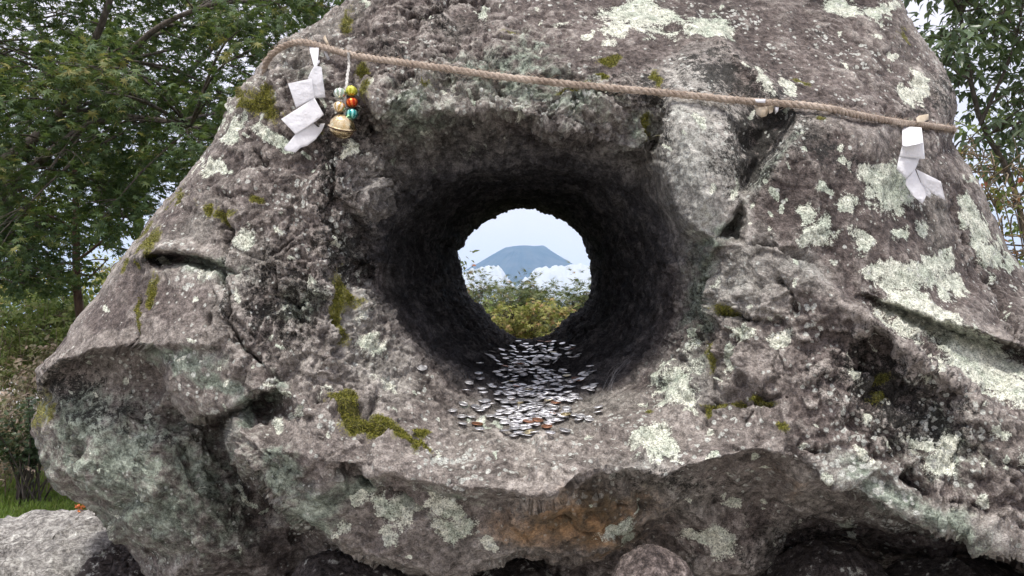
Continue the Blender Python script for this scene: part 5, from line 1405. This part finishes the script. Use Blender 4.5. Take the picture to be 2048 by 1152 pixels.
# lawn
q = np.random.default_rng(9)
n = 34000
d = q.uniform(5.0, 15.0, n) ; px = q.uniform(-160, 640, n)
pos = np.stack([(px - 1024) / FPX * d, d, np.full(n, -0.03)], -1)
dirs = np.stack([q.normal(0, .45, n), q.normal(0, .45, n), np.ones(n)], -1)
patch = perlin(pos, 0.9, 3) + 0.5 * perlin(pos, 3, 4)
keep = (patch > -0.35)
V, F, T_ = leaves(pos, dirs, q.normal(0, 1, (n, 3)), q.uniform(0.05, 0.14, n), T_BLADE, np.clip(0.5 + 0.35 * patch + q.normal(0, .15, n), 0, 1))
k3 = np.repeat(keep, 2)
lw = mesh_np('lawn_grass', V, F[k3], L_GRASS, smooth=False, attrs={'tint': T_})
lw['kind'] = 'stuff'; lw['label'] = 'short bright green lawn grass left of the boulder'; lw['category'] = 'grass'
# straw blades bending over the grey rock, orange leaves fallen on it
bpy.context.view_layer.update()
g_ = bpy.data.objects['stone']
gv_ = np.empty(len(g_.data.vertices) * 3); g_.data.vertices.foreach_get('co', gv_); gv_ = gv_.reshape(-1, 3)
mw = np.array(g_.matrix_world); gv_ = gv_ @ mw[:3, :3].T + mw[:3, 3]
gpx, gpy, gpd = pix(gv_)
kx = np.nonzero(np.abs(gpx - 166) < 14)[0]
c_ = gv_[kx[np.argmax(gv_[kx, 2])]] + np.array([0, 0, 0.008])
V, F, T_ = leaves(c_ + q.normal(0, 0.008, (16, 3)), q.normal(0, 1, (16, 3)), q.normal(0, 1, (16, 3)) + (0, 0, 1), q.uniform(0.010, 0.018, 16), T_OVAL, q.uniform(0.85, 1, 16))
MO = NT('orange_leaves'); MO = MO.done(MO.bsdf(MO.ramp(MO.noise(90), [(0.3, (0.55, 0.12, 0.03)), (0.7, (0.85, 0.30, 0.10))]), 0.6))
tag(mesh_np('fallen_leaves', V, F, MO, smooth=False), 'tiny cluster of orange fallen leaves on top of the pale grey rock', 'leaves')

# pale wall glimpsed between the leaves
def wall_material():
    m = NT('pale_plaster')
    n = m.noise(3, 5, 0.6)
    return m.done(m.bsdf(m.ramp(n, [(0.3, (0.62, 0.62, 0.63)), (0.7, (0.78, 0.78, 0.78))]), 0.85))
bx0, bx1, by, bz = -19.0, -11.2, 20.5, 2.9
V = np.array([(bx0, by, 0), (bx1, by, 0), (bx1, by + .25, 0), (bx0, by + .25, 0), (bx0, by, bz), (bx1, by, bz), (bx1, by + .25, bz), (bx0, by + .25, bz)])
F = np.array([(0, 1, 5, 4), (1, 2, 6, 5), (2, 3, 7, 6), (3, 0, 4, 7), (4, 5, 6, 7)])
wl_ = empty('garden_wall', (bx0, by, 0)); tag(wl_, 'pale plastered wall glimpsed between leaves behind the slender trunk', 'wall')
mesh_np('wall_body', V - np.array((bx0, by, 0)), F, wall_material(), wl_, smooth=False)
V2 = V.copy(); V2[:4, 2] = bz + .002; V2[4:, 2] = bz + .09; V2[:, 1] += np.array([-.05, -.05, .05, .05] * 2)
mesh_np('coping', V2 - np.array((bx0, by, 0)), np.vstack([F, [(3, 2, 1, 0)]]), BARK_TWIG, wl_, smooth=False)

# ------------------------------------------------------------------ the mountain, its clouds and the air
DF = 15000.0
ctr = W(1050, 560, DF)
fx, fy = ctr.x, ctr.y
n1_, n2_ = 160, 420
rr_ = np.concatenate([np.linspace(0, 420, 12), np.geomspace(450, 9000, n1_ - 12)])
aa = np.arange(n2_) / n2_ * 2 * math.pi
RR, AA = np.meshgrid(rr_, aa, indexing='ij')
top_z = W(1050, 497, DF).z
sl_ = np.interp(rr_, [0, 300, 380, 700, 1400, 2600, 4500, 9000], [top_z - 150, top_z - 60, top_z, top_z - 190, top_z - 640, top_z - 1330, top_z - 2050, -5])
Q = np.stack([RR * np.cos(AA), RR * np.sin(AA), np.zeros_like(RR)], -1).reshape(-1, 3)
gul = fbm(np.stack([np.cos(AA).ravel() * 6, np.sin(AA).ravel() * 6, RR.ravel() / 2500], -1), 1.0, 4, 0.55, 200, ridged=True)
Z = sl_[:, None].repeat(n2_, 1).ravel() + gul * np.clip((RR.ravel() - 350) / 1500, 0.03, 1) * 130 + 22 * fbm(Q, 1 / 500, 3, 0.5, 210)
# summit rim: low left corner, higher peak on the right as seen from here
Z += np.exp(-((Q[:, 0] - 330) ** 2 + (Q[:, 1] + 100) ** 2) / 220 ** 2) * 38 - np.exp(-((Q[:, 0] + 380) ** 2 + (Q[:, 1]) ** 2) / 260 ** 2) * -22
Q[:, 2] = np.maximum(Z, -10)
idm = np.arange(n1_ * n2_).reshape(n1_, n2_)
a = idm[:-1]; b = np.roll(a, -1, 1); c2 = np.roll(idm[1:], -1, 1); d2 = idm[1:]
m = NT('volcanic_slope')
nn_ = m.noise(0.004, 6, 0.6)
MAT_FUJI = m.done(m.bsdf(m.ramp(nn_, [(0.35, (0.035, 0.034, 0.036)), (0.65, (0.085, 0.075, 0.072))]), 0.95, spec=0.1))
mt = mesh_np('mountain', Q, np.stack([a, d2, c2, b], -1).reshape(-1, 4), MAT_FUJI)
mt.location = (fx, fy, 0)
setting(mt)

def cloud_material():
    m = NT('cloud_white')
    d = m.n('ShaderNodeBsdfDiffuse'); m.set(d, 'Color', (0.86, 0.86, 0.86, 1))
    tr = m.n('ShaderNodeBsdfTranslucent'); m.set(tr, 'Color', (0.86, 0.86, 0.86, 1))
    mx = m.n('ShaderNodeMixShader'); m.set(mx, '0', 0.45); m.set(mx, '1', d.outputs[0]); m.set(mx, '2', tr.outputs[0])
    return m.done(mx.outputs[0])
MAT_CLOUD = cloud_material()
def cloud(name, label, top, d, seed, group, bottom=690, deep=900.0):
    """billowing bank: a closed sausage whose upper edge follows the profile top (px, py)"""
    nx, na = 260, 60
    x = np.linspace(top[0][0], top[-1][0], nx)
    yt = np.interp(x, [p[0] for p in top], [p[1] for p in top])
    env = np.sqrt(np.clip(1 - np.abs(np.linspace(-1, 1, nx)) ** 6, 1e-4, 1))
    a = np.arange(na) / na * 2 * math.pi
    X = x[:, None] + 0 * a[None]
    mid_ = (yt + bottom) / 2; hh = (bottom - yt) / 2
    Y = mid_[:, None] - (hh * env)[:, None] * np.sin(a)[None]
    Dp = d - deep * env[:, None] * np.cos(a)[None]
    V = W(X.ravel(), Y.ravel(), Dp.ravel())
    c0 = W((x[:, None] + 0 * a).ravel(), (mid_[:, None] + 0 * a).ravel(), np.full(nx * na, d))
    N = V - c0; N /= np.linalg.norm(N, axis=1, keepdims=True) + 1e-6
    bil = 0.5 - np.abs(perlin(V, 1 / 330, seed)) * 1.6 + 0.5 * (0.5 - np.abs(perlin(V, 1 / 150, seed + 1)) * 1.6) + 0.28 * (0.5 - np.abs(perlin(V, 1 / 65, seed + 2)) * 1.6)
    V = V + N * (bil * 105)[:, None]
    idx = np.arange(nx * na).reshape(nx, na)
    q = np.stack([idx[:-1], np.roll(idx[:-1], -1, 1), np.roll(idx[1:], -1, 1), idx[1:]], -1).reshape(-1, 4)
    base = V.mean(0)
    o = mesh_np(name, V - base, q, MAT_CLOUD)
    o.location = base
    return tag(o, label, 'cloud', group)
cloud('cloud', 'white cloud bank covering the left foot of the mountain', [(560,575),(700,570),(800,560),(880,556),(930,551),(950,541),(965,537),(985,529),(1000,532),(1015,545),(1028,555),(1048,580)], 11600, 301, 'clouds round the mountain')
cloud('cloud', 'white cloud bank covering the right foot of the mountain', [(1005,590),(1030,560),(1045,552),(1060,545),(1075,536),(1100,539),(1120,539),(1150,537),(1185,540),(1260,545),(1400,560),(1600,575)], 11300, 305, 'clouds round the mountain')

hz = NT('haze_air')
pv = hz.n('ShaderNodeVolumePrincipled')
hz.set(pv, 'Color', (0.38, 0.66, 1.0, 1)); hz.set(pv, 'Density', 5.0e-5); hz.set(pv, 'Anisotropy', 0.0)
hz.t.links.new(pv.outputs['Volume'], hz.out.inputs['Volume'])
hx, hy0, hy1, hz0, hz1 = 14500, -3500, 25000, -12.0, top_z + 250
V = np.array([(-hx, hy0, hz0), (hx, hy0, hz0), (hx, hy1, hz0), (-hx, hy1, hz0), (-hx, hy0, hz1), (hx, hy0, hz1), (hx, hy1, hz1), (-hx, hy1, hz1)])
F = np.array([(3, 2, 1, 0), (4, 5, 6, 7), (0, 1, 5, 4), (1, 2, 6, 5), (2, 3, 7, 6), (3, 0, 4, 7)])
haze = mesh_np('haze', V, F, hz.m, smooth=False)
haze['kind'] = 'stuff'
